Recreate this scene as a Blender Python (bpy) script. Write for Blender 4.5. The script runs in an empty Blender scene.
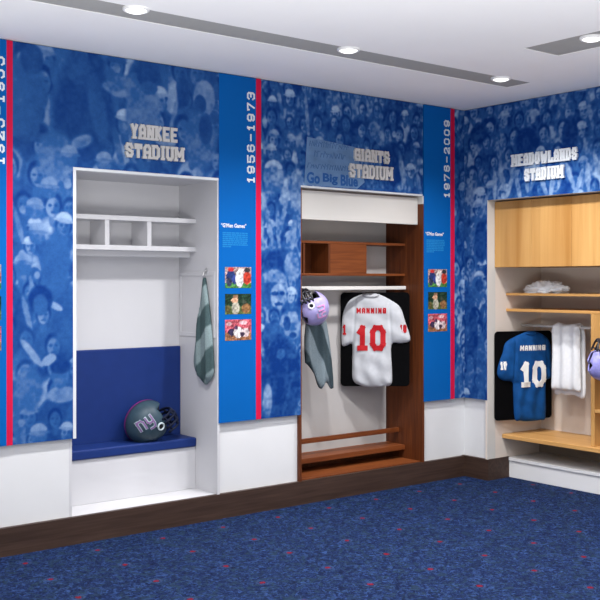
import bpy, math, random
import numpy as np
from mathutils import Vector, noise

S = bpy.context.scene
COL = S.collection

# ------------------------------------------------------------------ camera
cam_data = bpy.data.cameras.new('camera')
cam = bpy.data.objects.new('camera', cam_data)
COL.objects.link(cam)
cam.location = (-5.7545, -5.2657, 1.5)
cam.rotation_euler = (math.radians(90), 0, -math.atan2(0.61826, 0.78597))
cam_data.sensor_width = 36.0
cam_data.lens = 999.0 * 36.0 / 600.0
cam_data.shift_y = -18.7 / 600.0
cam_data.clip_start = 0.05
S.camera = cam

# ------------------------------------------------------------------ world, exposure, large lights
world = bpy.data.worlds.new('world')
S.world = world
world.use_nodes = True
world.node_tree.nodes['Background'].inputs[0].default_value = (0.93, 0.95, 1.0, 1)
world.node_tree.nodes['Background'].inputs[1].default_value = 0.45
S.view_settings.view_transform = 'Standard'
S.view_settings.look = 'None'
S.view_settings.exposure = 0.0
S.view_settings.gamma = 1.0
S.view_settings.use_curve_mapping = False


def area_light(name, loc, aim, sx, sy, power, color=(1, 1, 1)):
    d = bpy.data.lights.new(name, 'AREA')
    d.shape = 'RECTANGLE'
    d.size, d.size_y, d.energy, d.color = sx, sy, power, color
    o = bpy.data.objects.new(name, d)
    COL.objects.link(o)
    o.location = loc
    o.rotation_euler = (Vector(aim) - Vector(loc)).to_track_quat('-Z', 'Y').to_euler()
    return o


# added unseen fill light behind the viewer, standing in for the room's other light
area_light('room_fill_light', (-7.2, -6.6, 1.5), (-1.2, -0.6, 1.6), 4.0, 2.2, 20, (1.0, 0.98, 0.96))
# added unseen fill light low below the view, aimed up to brighten the ceiling
area_light('ceiling_fill_light', (-4.65, -4.5, 0.3), (-4.6, -4.45, 2.8), 3.2, 3.2, 320, (1.0, 0.985, 0.97))


LAMP_W = 158


def spot_light(name, loc, power, angle=138, blend=0.9, radius=0.06, aim=None):
    d = bpy.data.lights.new(name, 'SPOT')
    d.energy, d.spot_size, d.spot_blend, d.shadow_soft_size = power, math.radians(angle), blend, radius
    d.color = (1.0, 0.985, 0.975)
    o = bpy.data.objects.new(name, d)
    COL.objects.link(o)
    o.location = loc
    if aim is not None:
        o.rotation_euler = (Vector(aim) - Vector(loc)).to_track_quat('-Z', 'Y').to_euler()
    return o


# ------------------------------------------------------------------ materials
def new_mat(name):
    m = bpy.data.materials.new(name)
    m.use_nodes = True
    nt = m.node_tree
    return m, nt, nt.nodes['Principled BSDF']


def N(nt, kind, **kw):
    n = nt.nodes.new(kind)
    for k, v in kw.items():
        setattr(n, k, v)
    return n


def plain(name, col, rough=0.6, spec=0.3, metal=0.0, var=0.06, scale=9.0, bump=0.0, coat=0.0):
    """a procedural finish: one colour with a slight mottling"""
    m, nt, b = new_mat(name)
    tc = N(nt, 'ShaderNodeTexCoord')
    nz = N(nt, 'ShaderNodeTexNoise')
    nz.inputs['Scale'].default_value = scale
    nz.inputs['Detail'].default_value = 4
    nt.links.new(tc.outputs['Object'], nz.inputs['Vector'])
    r = N(nt, 'ShaderNodeValToRGB')
    r.color_ramp.elements[0].position = 0.3
    r.color_ramp.elements[1].position = 0.7
    r.color_ramp.elements[0].color = tuple(c * (1 - var) for c in col) + (1,)
    r.color_ramp.elements[1].color = tuple(min(1, c * (1 + var)) for c in col) + (1,)
    nt.links.new(nz.outputs['Fac'], r.inputs['Fac'])
    nt.links.new(r.outputs['Color'], b.inputs['Base Color'])
    b.inputs['Roughness'].default_value = rough
    b.inputs['Specular IOR Level'].default_value = spec
    b.inputs['Metallic'].default_value = metal
    b.inputs['Coat Weight'].default_value = coat
    if bump:
        bp = N(nt, 'ShaderNodeBump')
        bp.inputs['Strength'].default_value = bump
        nt.links.new(nz.outputs['Fac'], bp.inputs['Height'])
        nt.links.new(bp.outputs['Normal'], b.inputs['Normal'])
    return m


def wood(name, dark, light, axis='Z', scale=1.0, rough=0.45, broad=0.35):
    m, nt, b = new_mat(name)
    tc = N(nt, 'ShaderNodeTexCoord')
    mp = N(nt, 'ShaderNodeMapping')
    st = {'X': (1.2, 26, 26), 'Y': (26, 1.2, 26), 'Z': (26, 26, 1.2)}[axis]
    mp.inputs['Scale'].default_value = tuple(s * scale for s in st)
    nt.links.new(tc.outputs['Object'], mp.inputs['Vector'])
    n1 = N(nt, 'ShaderNodeTexNoise')
    n1.inputs['Scale'].default_value = 2.0
    n1.inputs['Detail'].default_value = 6
    n1.inputs['Distortion'].default_value = 0.6
    nt.links.new(mp.outputs['Vector'], n1.inputs['Vector'])
    mp2 = N(nt, 'ShaderNodeMapping')
    st2 = {'X': (0.3, 7, 7), 'Y': (7, 0.3, 7), 'Z': (7, 7, 0.3)}[axis]
    mp2.inputs['Scale'].default_value = st2
    nt.links.new(tc.outputs['Object'], mp2.inputs['Vector'])
    n2 = N(nt, 'ShaderNodeTexNoise')
    n2.inputs['Scale'].default_value = 1.0
    n2.inputs['Detail'].default_value = 1
    nt.links.new(mp2.outputs['Vector'], n2.inputs['Vector'])
    mx = N(nt, 'ShaderNodeMix', data_type='FLOAT')
    mx.inputs[0].default_value = broad
    nt.links.new(n1.outputs['Fac'], mx.inputs[2])
    nt.links.new(n2.outputs['Fac'], mx.inputs[3])
    r = N(nt, 'ShaderNodeValToRGB')
    r.color_ramp.elements[0].position = 0.36
    r.color_ramp.elements[1].position = 0.64
    r.color_ramp.elements[0].color = dark + (1,)
    r.color_ramp.elements[1].color = light + (1,)
    nt.links.new(mx.outputs[0], r.inputs['Fac'])
    nt.links.new(r.outputs['Color'], b.inputs['Base Color'])
    b.inputs['Roughness'].default_value = rough
    b.inputs['Specular IOR Level'].default_value = 0.3
    return m


def print_mat(name, rough=0.65):
    """a printed picture: colours of the print are stored on the mesh"""
    m, nt, b = new_mat(name)
    a = N(nt, 'ShaderNodeAttribute', attribute_name='print')
    tc = N(nt, 'ShaderNodeTexCoord')
    nz = N(nt, 'ShaderNodeTexNoise')
    nz.inputs['Scale'].default_value = 120
    nt.links.new(tc.outputs['Object'], nz.inputs['Vector'])
    mx = N(nt, 'ShaderNodeMix', data_type='RGBA', blend_type='OVERLAY')
    mx.inputs[0].default_value = 0.18
    nt.links.new(a.outputs['Color'], mx.inputs[6])
    nt.links.new(nz.outputs['Fac'], mx.inputs[7])
    nt.links.new(mx.outputs[2], b.inputs['Base Color'])
    b.inputs['Roughness'].default_value = rough
    b.inputs['Specular IOR Level'].default_value = 0.10
    return m


def carpet_mat():
    m, nt, b = new_mat('carpet')
    L = nt.links
    tc = N(nt, 'ShaderNodeTexCoord')
    # marled yarn
    n1 = N(nt, 'ShaderNodeTexNoise')
    n1.inputs['Scale'].default_value = 30
    n1.inputs['Detail'].default_value = 5
    n1.inputs['Roughness'].default_value = 0.75
    n1.inputs['Distortion'].default_value = 1.6
    L.new(tc.outputs['Object'], n1.inputs['Vector'])
    r1 = N(nt, 'ShaderNodeValToRGB')
    e = r1.color_ramp.elements
    e[0].position, e[0].color = 0.36, (0.0010, 0.0035, 0.020, 1)
    e[1].position, e[1].color = 0.64, (0.027, 0.060, 0.175, 1)
    k = e.new(0.5)
    k.color = (0.0035, 0.0105, 0.048, 1)
    L.new(n1.outputs['Fac'], r1.inputs['Fac'])
    # greyer yarn in patches
    n2 = N(nt, 'ShaderNodeTexNoise')
    n2.inputs['Scale'].default_value = 13
    n2.inputs['Detail'].default_value = 3
    n2.inputs['Distortion'].default_value = 2.5
    L.new(tc.outputs['Object'], n2.inputs['Vector'])
    r2 = N(nt, 'ShaderNodeValToRGB')
    r2.color_ramp.elements[0].position = 0.5
    r2.color_ramp.elements[1].position = 0.62
    r2.color_ramp.elements[0].color = (0, 0, 0, 1)
    r2.color_ramp.elements[1].color = (0.6, 0.6, 0.6, 1)
    L.new(n2.outputs['Fac'], r2.inputs['Fac'])
    mg = N(nt, 'ShaderNodeMix', data_type='RGBA')
    L.new(r2.outputs['Color'], mg.inputs[0])
    L.new(r1.outputs['Color'], mg.inputs[6])
    mg.inputs[7].default_value = (0.013, 0.030, 0.050, 1)
    # woven motif: a red dot inside a paler ring on a rectangular lattice
    sx = N(nt, 'ShaderNodeSeparateXYZ')
    L.new(tc.outputs['Object'], sx.inputs[0])

    def math_node(op, a, bb=None):
        n = N(nt, 'ShaderNodeMath', operation=op)
        for i, v in enumerate((a, bb)):
            if v is None:
                continue
            if isinstance(v, (int, float)):
                n.inputs[i].default_value = v
            else:
                L.new(v, n.inputs[i])
        return n.outputs[0]

    def cell(out, off, per):
        t = math_node('DIVIDE', math_node('ADD', out, off), per)
        t = math_node('FRACT', math_node('ADD', t, 100.5))
        return math_node('MULTIPLY', math_node('SUBTRACT', t, 0.5), per)
    skew = math_node('SUBTRACT', sx.outputs[0], math_node('MULTIPLY', sx.outputs[1], 0.047))   # the weave runs very slightly askew
    dx = cell(skew, 3.608, 0.4205)
    dy = cell(sx.outputs[1], 0.185, 0.352)
    d = math_node('SQRT', math_node('ADD', math_node('MULTIPLY', dx, dx), math_node('MULTIPLY', dy, dy)))
    wob = math_node('MULTIPLY', math_node('SUBTRACT', n1.outputs['Fac'], 0.5), 0.03)
    d = math_node('ADD', d, wob)
    red = math_node('LESS_THAN', d, 0.0155)
    ring = math_node('MULTIPLY', math_node('MULTIPLY', math_node('LESS_THAN', d, 0.034), math_node('GREATER_THAN', d, 0.024)), 0.4)
    m1 = N(nt, 'ShaderNodeMix', data_type='RGBA')
    L.new(ring, m1.inputs[0])
    L.new(mg.outputs[2], m1.inputs[6])
    m1.inputs[7].default_value = (0.04, 0.065, 0.15, 1)
    m2 = N(nt, 'ShaderNodeMix', data_type='RGBA')
    L.new(red, m2.inputs[0])
    L.new(m1.outputs[2], m2.inputs[6])
    m2.inputs[7].default_value = (0.13, 0.006, 0.018, 1)
    L.new(m2.outputs[2], b.inputs['Base Color'])
    b.inputs['Roughness'].default_value = 0.95
    b.inputs['Specular IOR Level'].default_value = 0.1
    bp = N(nt, 'ShaderNodeBump')
    bp.inputs['Strength'].default_value = 0.35
    bp.inputs['Distance'].default_value = 0.01
    L.new(n1.outputs['Fac'], bp.inputs['Height'])
    L.new(bp.outputs['Normal'], b.inputs['Normal'])
    return m


def striped_cloth(name, dark, light, vec, scale):
    """a woven towel with broad slanting bands"""
    m, nt, b = new_mat(name)
    L = nt.links
    tc = N(nt, 'ShaderNodeTexCoord')
    dt = N(nt, 'ShaderNodeVectorMath', operation='DOT_PRODUCT')
    dt.inputs[1].default_value = vec
    L.new(tc.outputs['Object'], dt.inputs[0])
    mu = N(nt, 'ShaderNodeMath', operation='MULTIPLY')
    mu.inputs[1].default_value = scale
    L.new(dt.outputs['Value'], mu.inputs[0])
    fr = N(nt, 'ShaderNodeMath', operation='FRACT')
    ad = N(nt, 'ShaderNodeMath', operation='ADD')
    ad.inputs[1].default_value = 50.0
    L.new(mu.outputs[0], ad.inputs[0])
    L.new(ad.outputs[0], fr.inputs[0])
    r = N(nt, 'ShaderNodeValToRGB')
    e = r.color_ramp.elements
    e[0].position, e[0].color = 0.0, dark + (1,)
    e[1].position, e[1].color = 1.0, dark + (1,)
    for p, c in ((0.46, dark), (0.52, light), (0.95, light)):
        k = e.new(p)
        k.color = c + (1,)
    L.new(fr.outputs[0], r.inputs['Fac'])
    nz = N(nt, 'ShaderNodeTexNoise')
    nz.inputs['Scale'].default_value = 160
    L.new(tc.outputs['Object'], nz.inputs['Vector'])
    mx = N(nt, 'ShaderNodeMix', data_type='RGBA', blend_type='OVERLAY')
    mx.inputs[0].default_value = 0.35
    L.new(r.outputs['Color'], mx.inputs[6])
    L.new(nz.outputs['Fac'], mx.inputs[7])
    L.new(mx.outputs[2], b.inputs['Base Color'])
    b.inputs['Roughness'].default_value = 0.95
    b.inputs['Specular IOR Level'].default_value = 0.1
    return m


M = {}
M['wall'] = plain('white_wall_paint', (0.64, 0.645, 0.66), 0.7, 0.2, var=0.015, scale=3)
M['ceiling'] = plain('ceiling_paint', (0.90, 0.90, 0.90), 0.85, 0.1, var=0.015, scale=2)
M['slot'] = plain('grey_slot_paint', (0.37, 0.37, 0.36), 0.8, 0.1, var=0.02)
M['carpet'] = carpet_mat()
M['baseboard'] = wood('espresso_wood', (0.030, 0.016, 0.011), (0.060, 0.034, 0.025), 'X', 1.0, 0.5)
M['baseboard_y'] = wood('espresso_wood_side', (0.030, 0.016, 0.011), (0.060, 0.034, 0.025), 'Y', 1.0, 0.5)
M['lam_white'] = plain('white_laminate', (0.55, 0.55, 0.575), 0.4, 0.35, var=0.012, scale=4)
M['plinth'] = plain('white_plinth_paint', (0.70, 0.70, 0.71), 0.5, 0.3, var=0.012, scale=4)
M['taupe'] = plain('under_bench_shade_taupe', (0.25, 0.20, 0.155), 0.6, 0.2, var=0.04, scale=5)  # dark tone stands for the shade below the birch bench
M['off_white'] = plain('off_white_laminate', (0.57, 0.555, 0.53), 0.45, 0.3, var=0.015, scale=4)
M['back_white'] = plain('off_white_back_wall', (0.46, 0.445, 0.44), 0.6, 0.2, var=0.03, scale=5)
M['greige'] = plain('greige_laminate', (0.68, 0.60, 0.535), 0.5, 0.3, var=0.03, scale=5)
M['mahogany'] = wood('mahogany', (0.065, 0.015, 0.004), (0.135, 0.036, 0.009), 'Z', 1.0, 0.5)
M['mahogany_x'] = wood('mahogany_long', (0.110, 0.026, 0.006), (0.21, 0.058, 0.014), 'X', 1.0, 0.5)
M['birch'] = wood('birch', (0.37, 0.175, 0.045), (0.58, 0.335, 0.12), 'Z', 0.5, 0.4, 0.75)
M['birch_y'] = wood('birch_long', (0.47, 0.235, 0.07), (0.62, 0.35, 0.125), 'Y', 0.8, 0.4, 0.4)
M['cushion'] = plain('navy_vinyl', (0.009, 0.028, 0.145), 0.5, 0.2, var=0.05, scale=14)
M['strip_blue'] = plain('bright_blue_print', (0.001, 0.092, 0.345), 0.6, 0.08, var=0.03, scale=3)
M['strip_light'] = plain('light_blue_print', (0.008, 0.165, 0.43), 0.5, 0.2, var=0.03)
M['strip_red'] = plain('crimson_print', (0.52, 0.008, 0.050), 0.6, 0.1, var=0.03)
M['board'] = plain('board_edge_white', (0.58, 0.60, 0.63), 0.5, 0.3, var=0.02)
M['letter'] = plain('pale_metal_letter', (0.50, 0.49, 0.485), 0.5, 0.3, var=0.04, scale=40)
M['letter_white'] = plain('white_lettering', (0.66, 0.69, 0.72), 0.5, 0.3, var=0.02)
M['ink'] = plain('dark_blue_ink', (0.012, 0.075, 0.26), 0.6, 0.2, var=0.1)
M['ink_faint'] = plain('faded_blue_ink', (0.060, 0.135, 0.30), 0.6, 0.2, var=0.1)
M['sign_paper'] = plain('blue_toned_sign', (0.100, 0.185, 0.34), 0.6, 0.2, var=0.16, scale=12)
M['mural'] = print_mat('crowd_print')
M['photo'] = print_mat('colour_photo_print', 0.4)
M['white_rod'] = plain('white_enamel', (0.62, 0.61, 0.60), 0.35, 0.4, var=0.02)
M['black'] = plain('black_felt', (0.003, 0.003, 0.0035), 0.95, 0.02, var=0.2, scale=60)
M['jersey_white'] = plain('white_jersey_mesh', (0.45, 0.465, 0.50), 0.8, 0.15, var=0.05, scale=30)
M['jersey_blue'] = plain('blue_jersey_mesh', (0.004, 0.060, 0.215), 0.75, 0.15, var=0.14, scale=20)
M['red_ink'] = plain('red_numerals', (0.40, 0.006, 0.012), 0.6, 0.2, var=0.05)
M['cream_ink'] = plain('cream_numerals', (0.80, 0.79, 0.76), 0.6, 0.2, var=0.04)
M['towel_grey'] = striped_cloth('grey_striped_towel', (0.050, 0.082, 0.088), (0.19, 0.25, 0.262), (0, 0.70, 0.71), 4.6)
M['towel_grey2'] = striped_cloth('grey_striped_towel_slanted', (0.040, 0.060, 0.072), (0.17, 0.215, 0.245), (0.90, 0.0, 0.43), 5.5)
M['towel_white'] = plain('white_towelling', (0.76, 0.77, 0.79), 0.95, 0.1, var=0.03, scale=50, bump=0.1)
M['chrome'] = plain('brushed_steel', (0.55, 0.55, 0.56), 0.3, 0.5, metal=0.9, var=0.03)
M['helmet_dark'] = plain('slate_helmet_shell', (0.026, 0.052, 0.074), 0.45, 0.3, var=0.15, scale=20, coat=0.05)
M['helmet_lilac'] = plain('lilac_helmet_shell', (0.33, 0.29, 0.56), 0.3, 0.5, var=0.2, scale=16, coat=0.4)
M['helmet_pale'] = plain('violet_helmet_shell', (0.27, 0.26, 0.60), 0.3, 0.5, var=0.3, scale=26, coat=0.4)
M['magenta'] = plain('magenta_trim', (0.22, 0.012, 0.16), 0.4, 0.4, var=0.1)
M['logo_dark'] = plain('dusty_purple_logo', (0.19, 0.10, 0.25), 0.5, 0.3, var=0.1)
M['logo_rim'] = plain('pale_logo_rim', (0.30, 0.38, 0.42), 0.5, 0.3, var=0.1)
M['logo_pink'] = plain('pink_logo', (0.60, 0.22, 0.52), 0.5, 0.3, var=0.1)
M['mask_navy'] = plain('dark_navy_face_guard', (0.004, 0.007, 0.022), 0.6, 0.15, var=0.1)
M['mask_black'] = plain('black_face_guard', (0.010, 0.010, 0.016), 0.4, 0.5, var=0.1)
M['trim_grey'] = plain('grey_ear_ring', (0.42, 0.50, 0.54), 0.4, 0.4, var=0.05)
M['trim_white'] = plain('white_ear_ring', (0.80, 0.80, 0.82), 0.4, 0.4, var=0.03)
M['padding'] = plain('black_padding', (0.008, 0.009, 0.012), 0.8, 0.2, var=0.1)
M['lamp_trim'] = plain('white_lamp_trim', (0.80, 0.80, 0.80), 0.4, 0.3, var=0.01)
lm, lnt, lb = new_mat('glowing_lens')
lb.inputs['Base Color'].default_value = (0.9, 0.9, 0.88, 1)
lb.inputs['Emission Color'].default_value = (1.0, 0.99, 0.95, 1)
lb.inputs['Emission Strength'].default_value = 1.6
M['lens'] = lm


# ------------------------------------------------------------------ building helpers
def tag(o, label=None, cat=None, group=None, kind=None):
    if label:
        o['label'] = label
    if cat:
        o['category'] = cat
    if group:
        o['group'] = group
    if kind:
        o['kind'] = kind
    return o


def empty(name, loc, label, cat, group=None):
    o = bpy.data.objects.new(name, None)
    o.empty_display_size = 0.05
    COL.objects.link(o)
    o.location = loc
    return tag(o, label, cat, group)


def world_loc(o):
    v = Vector((0, 0, 0))
    while o is not None:
        v = v + Vector(o.location)
        o = o.parent
    return v


class MB:
    """collects geometry given in room coordinates and links it as one mesh"""

    def __init__(self):
        self.v, self.f = [], []

    def add(self, vs, fs):
        b = len(self.v)
        self.v += [tuple(p) for p in vs]
        self.f += [tuple(i + b for i in q) for q in fs]
        return self

    def box(self, x0, x1, y0, y1, z0, z1):
        x0, x1 = min(x0, x1), max(x0, x1)
        y0, y1 = min(y0, y1), max(y0, y1)
        z0, z1 = min(z0, z1), max(z0, z1)
        vs = [(x, y, z) for z in (z0, z1) for y in (y0, y1) for x in (x0, x1)]
        return self.add(vs, [(0, 2, 3, 1), (4, 5, 7, 6), (0, 1, 5, 4), (2, 6, 7, 3), (0, 4, 6, 2), (1, 3, 7, 5)])

    def tube(self, pts, r, n=10, closed=False):
        pts = [Vector(p) for p in pts]
        rs = r if isinstance(r, (list, tuple)) else [r] * len(pts)
        vs, fs = [], []
        up = None
        m = len(pts)
        for i, p in enumerate(pts):
            if closed:
                t = (pts[(i + 1) % m] - pts[i - 1]).normalized()
            else:
                t = (pts[min(i + 1, m - 1)] - pts[max(i - 1, 0)]).normalized()
            if up is None:
                up = Vector((0, 0, 1)) if abs(t.z) < 0.9 else Vector((1, 0, 0))
            a = (up - t * up.dot(t)).normalized()
            up = a
            b = t.cross(a)
            for k in range(n):
                w = 2 * math.pi * k / n
                vs.append(p + (a * math.cos(w) + b * math.sin(w)) * rs[i])
        rng = m if closed else m - 1
        for i in range(rng):
            for k in range(n):
                j = (i + 1) % m
                fs.append((i * n + k, i * n + (k + 1) % n, j * n + (k + 1) % n, j * n + k))
        if not closed:
            fs.append(tuple(range(n))[::-1])
            fs.append(tuple((m - 1) * n + k for k in range(n)))
        return self.add(vs, fs)

    def lathe(self, c, prof, n=40):
        """profile of (radius, height) turned about a vertical axis through c"""
        vs, fs = [], []
        for (r, z) in prof:
            for k in range(n):
                w = 2 * math.pi * k / n
                vs.append((c[0] + r * math.cos(w), c[1] + r * math.sin(w), c[2] + z))
        for i in range(len(prof) - 1):
            for k in range(n):
                fs.append((i * n + k, i * n + (k + 1) % n, (i + 1) * n + (k + 1) % n, (i + 1) * n + k))
        return self.add(vs, fs)

    def build(self, name, mat, parent=None, smooth=False, bevel=0.0, origin=None, segs=2, subsurf=0):
        me = bpy.data.meshes.new(name)
        if parent is not None:
            o0 = world_loc(parent)
            loc = Vector((0, 0, 0))
        else:
            if origin is None:
                a = np.array(self.v)
                lo, hi = a.min(0), a.max(0)
                origin = ((lo[0] + hi[0]) / 2, (lo[1] + hi[1]) / 2, lo[2])
            o0 = Vector(origin)
            loc = o0
        me.from_pydata([tuple(Vector(p) - o0) for p in self.v], [], self.f)
        me.update()
        o = bpy.data.objects.new(name, me)
        COL.objects.link(o)
        o.location = loc
        if parent is not None:
            o.parent = parent
        if mat is not None:
            me.materials.append(M[mat] if isinstance(mat, str) else mat)
        if bevel:
            b = o.modifiers.new('bevel', 'BEVEL')
            b.width, b.segments, b.limit_method = bevel, segs, 'ANGLE'
        if subsurf:
            s = o.modifiers.new('subsurf', 'SUBSURF')
            s.levels = s.render_levels = subsurf
        if smooth:
            for p in me.polygons:
                p.use_smooth = True
        return o


def frame(origin, u, v, n):
    """a function from (across, up, out) to the room"""
    O, U, V, W = Vector(origin), Vector(u), Vector(v), Vector(n)
    return lambda a, b, c=0.0: O + U * a + V * b + W * c


# ---- a small stroke alphabet for slab and athletic lettering
G = {
    'A': [((0, 0), (0, .78)), ((1, 0), (1, .78)), ((0, .78), (.3, 1)), ((.3, 1), (.7, 1)), ((.7, 1), (1, .78)), ((0, .42), (1, .42))],
    'D': [((0, 0), (0, 1)), ((0, 1), (.65, 1)), ((.65, 1), (1, .8)), ((1, .8), (1, .2)), ((1, .2), (.65, 0)), ((.65, 0), (0, 0))],
    'E': [((0, 0), (0, 1)), ((0, 1), (1, 1)), ((0, .5), (.75, .5)), ((0, 0), (1, 0))],
    'G': [((1, .75), (1, 1)), ((1, 1), (.2, 1)), ((.2, 1), (0, .8)), ((0, .8), (0, .2)), ((0, .2), (.2, 0)), ((.2, 0), (1, 0)), ((1, 0), (1, .45)), ((1, .45), (.55, .45))],
    'I': [((.5, 0), (.5, 1))],
    'K': [((0, 0), (0, 1)), ((.1, .45), (1, 1)), ((.3, .58), (1, 0))],
    'L': [((0, 0), (0, 1)), ((0, 0), (1, 0)), ((1, 0), (1, .25))],
    'M': [((0, 0), (0, 1)), ((1, 0), (1, 1)), ((0, 1), (.5, .35)), ((.5, .35), (1, 1))],
    'N': [((0, 0), (0, 1)), ((1, 0), (1, 1)), ((0, 1), (1, 0))],
    'O': [((0, .2), (0, .8)), ((0, .8), (.25, 1)), ((.25, 1), (.75, 1)), ((.75, 1), (1, .8)), ((1, .8), (1, .2)), ((1, .2), (.75, 0)), ((.75, 0), (.25, 0)), ((.25, 0), (0, .2))],
    'S': [((1, .75), (.8, 1)), ((.8, 1), (.2, 1)), ((.2, 1), (0, .8)), ((0, .8), (0, .62)), ((0, .62), (1, .38)), ((1, .38), (1, .2)), ((1, .2), (.8, 0)), ((.8, 0), (.2, 0)), ((.2, 0), (0, .25))],
    'T': [((.5, 0), (.5, 1)), ((0, 1), (1, 1)), ((0, 1), (0, .78)), ((1, 1), (1, .78))],
    'U': [((0, 1), (0, .2)), ((0, .2), (.25, 0)), ((.25, 0), (.75, 0)), ((.75, 0), (1, .2)), ((1, .2), (1, 1))],
    'W': [((0, 1), (.2, 0)), ((.2, 0), (.5, .7)), ((.5, .7), (.8, 0)), ((.8, 0), (1, 1))],
    'Y': [((.5, 0), (.5, .45)), ((.5, .45), (0, 1)), ((.5, .45), (1, 1))],
    '0': [((0, .2), (0, .8)), ((0, .8), (.25, 1)), ((.25, 1), (.75, 1)), ((.75, 1), (1, .8)), ((1, .8), (1, .2)), ((1, .2), (.75, 0)), ((.75, 0), (.25, 0)), ((.25, 0), (0, .2))],
    '1': [((.5, 0), (.5, 1)), ((.5, 1), (.1, .78)), ((.1, 0), (.9, 0))],
    '2': [((0, .75), (.2, 1)), ((.2, 1), (.8, 1)), ((.8, 1), (1, .8)), ((1, .8), (1, .62)), ((1, .62), (0, .1)), ((0, 0), (1, 0)), ((1, 0), (1, .2))],
    '3': [((0, .8), (.2, 1)), ((.2, 1), (.8, 1)), ((.8, 1), (1, .82)), ((1, .82), (1, .62)), ((1, .62), (.75, .52)), ((.4, .52), (.75, .52)), ((.75, .52), (1, .4)), ((1, .4), (1, .2)), ((1, .2), (.8, 0)), ((.8, 0), (.2, 0)), ((.2, 0), (0, .2))],
    '5': [((1, 1), (0, 1)), ((0, 1), (0, .58)), ((0, .58), (.75, .58)), ((.75, .58), (1, .42)), ((1, .42), (1, .2)), ((1, .2), (.8, 0)), ((.8, 0), (.2, 0)), ((.2, 0), (0, .2))],
    '6': [((.95, .85), (.75, 1)), ((.75, 1), (.25, 1)), ((.25, 1), (0, .8)), ((0, .8), (0, .2)), ((0, .2), (.25, 0)), ((.25, 0), (.75, 0)), ((.75, 0), (1, .2)), ((1, .2), (1, .42)), ((1, .42), (.75, .58)), ((.75, .58), (0, .55))],
    '7': [((0, .8), (0, 1)), ((0, 1), (1, 1)), ((1, 1), (.4, 0))],
    '9': [((.05, .15), (.25, 0)), ((.25, 0), (.75, 0)), ((.75, 0), (1, .2)), ((1, .2), (1, .8)), ((1, .8), (.75, 1)), ((.75, 1), (.25, 1)), ((.25, 1), (0, .8)), ((0, .8), (0, .58)), ((0, .58), (.25, .42)), ((.25, .42), (1, .45))],
    '-': [((0, .5), (1, .5))],
    'y': [((0, 1), (0, .5)), ((0, .5), (.25, .3)), ((.25, .3), (1, .3)), ((1, 1), (1, 0)), ((1, 0), (.8, -.35)), ((.8, -.35), (0, -.35))],
    'n': [((0, 0), (0, 1)), ((0, .8), (.25, 1)), ((.25, 1), (.75, 1)), ((.75, 1), (1, .75)), ((1, .75), (1, 0))],
}


def lettering(mb, text, fr, x0, x1, y0, y1, stroke, depth=0.004, slab=0.0, gap=0.35, wid=None, zfun=None):
    """block letters filling the box x0..x1, y0..y1 on the plane of fr"""
    wid = wid or {}
    ws = [wid.get(c, 1.0) for c in text]
    total = sum(ws) + gap * (len(text) - 1)
    unit = (x1 - x0) / total
    x = x0
    hs = stroke / 2
    for c, w in zip(text, ws):
        w0 = w * unit
        if c != ' ':
            gx0, gx1 = x + hs, x + w0 - hs
            gy0, gy1 = y0 + hs, y1 - hs
            segs = [((gx0 + (gx1 - gx0) * a[0], gy0 + (gy1 - gy0) * a[1]), (gx0 + (gx1 - gx0) * b[0], gy0 + (gy1 - gy0) * b[1]), hs) for a, b in G[c]]
            if slab:
                for a, b in G[c]:
                    if a[0] == b[0]:
                        for e in (a, b):
                            if e[1] in (0, 1) and c not in 'GELT':
                                ex, ey = gx0 + (gx1 - gx0) * e[0], gy0 + (gy1 - gy0) * e[1]
                                off = -hs * 0.4 if e[1] == 1 else hs * 0.4
                                ey = ey + (hs if e[1] == 1 else -hs) + (-slab / 2 if e[1] == 1 else slab / 2)
                                segs.append(((ex - stroke * .45, ey), (ex + stroke * .45, ey), slab / 2))
            for si, (a, b, h) in enumerate(segs):
                lift = depth + si * min(.0003, depth * .12)
                dx, dy = b[0] - a[0], b[1] - a[1]
                l = math.hypot(dx, dy) or 1
                dx, dy = dx / l, dy / l
                k = h * 0.9
                a2, b2 = (a[0] - dx * k, a[1] - dy * k), (b[0] + dx * k, b[1] + dy * k)
                px, py = -dy * h, dx * h
                n = 1 if zfun is None else max(1, int(l / 0.01))
                vs, fs = [], []
                for i in range(n + 1):
                    t = i / n
                    cx, cy = a2[0] + (b2[0] - a2[0]) * t, a2[1] + (b2[1] - a2[1]) * t
                    for (qx, qy) in ((cx + px, cy + py), (cx - px, cy - py)):
                        base = zfun(qx, qy) if zfun else 0.0
                        vs.append(fr(qx, qy, base + lift))
                        vs.append(fr(qx, qy, base - (0.0 if zfun is None else 0.004) - si * .0002))
                for i in range(n):
                    o = i * 4
                    fs += [(o, o + 2, o + 6, o + 4), (o + 1, o + 5, o + 7, o + 3), (o, o + 4, o + 5, o + 1), (o + 2, o + 3, o + 7, o + 6)]
                fs += [(0, 1, 3, 2), (n * 4, n * 4 + 2, n * 4 + 3, n * 4 + 1)]
                mb.add(vs, fs)
        x += w0 + gap * unit
    return mb


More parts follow.
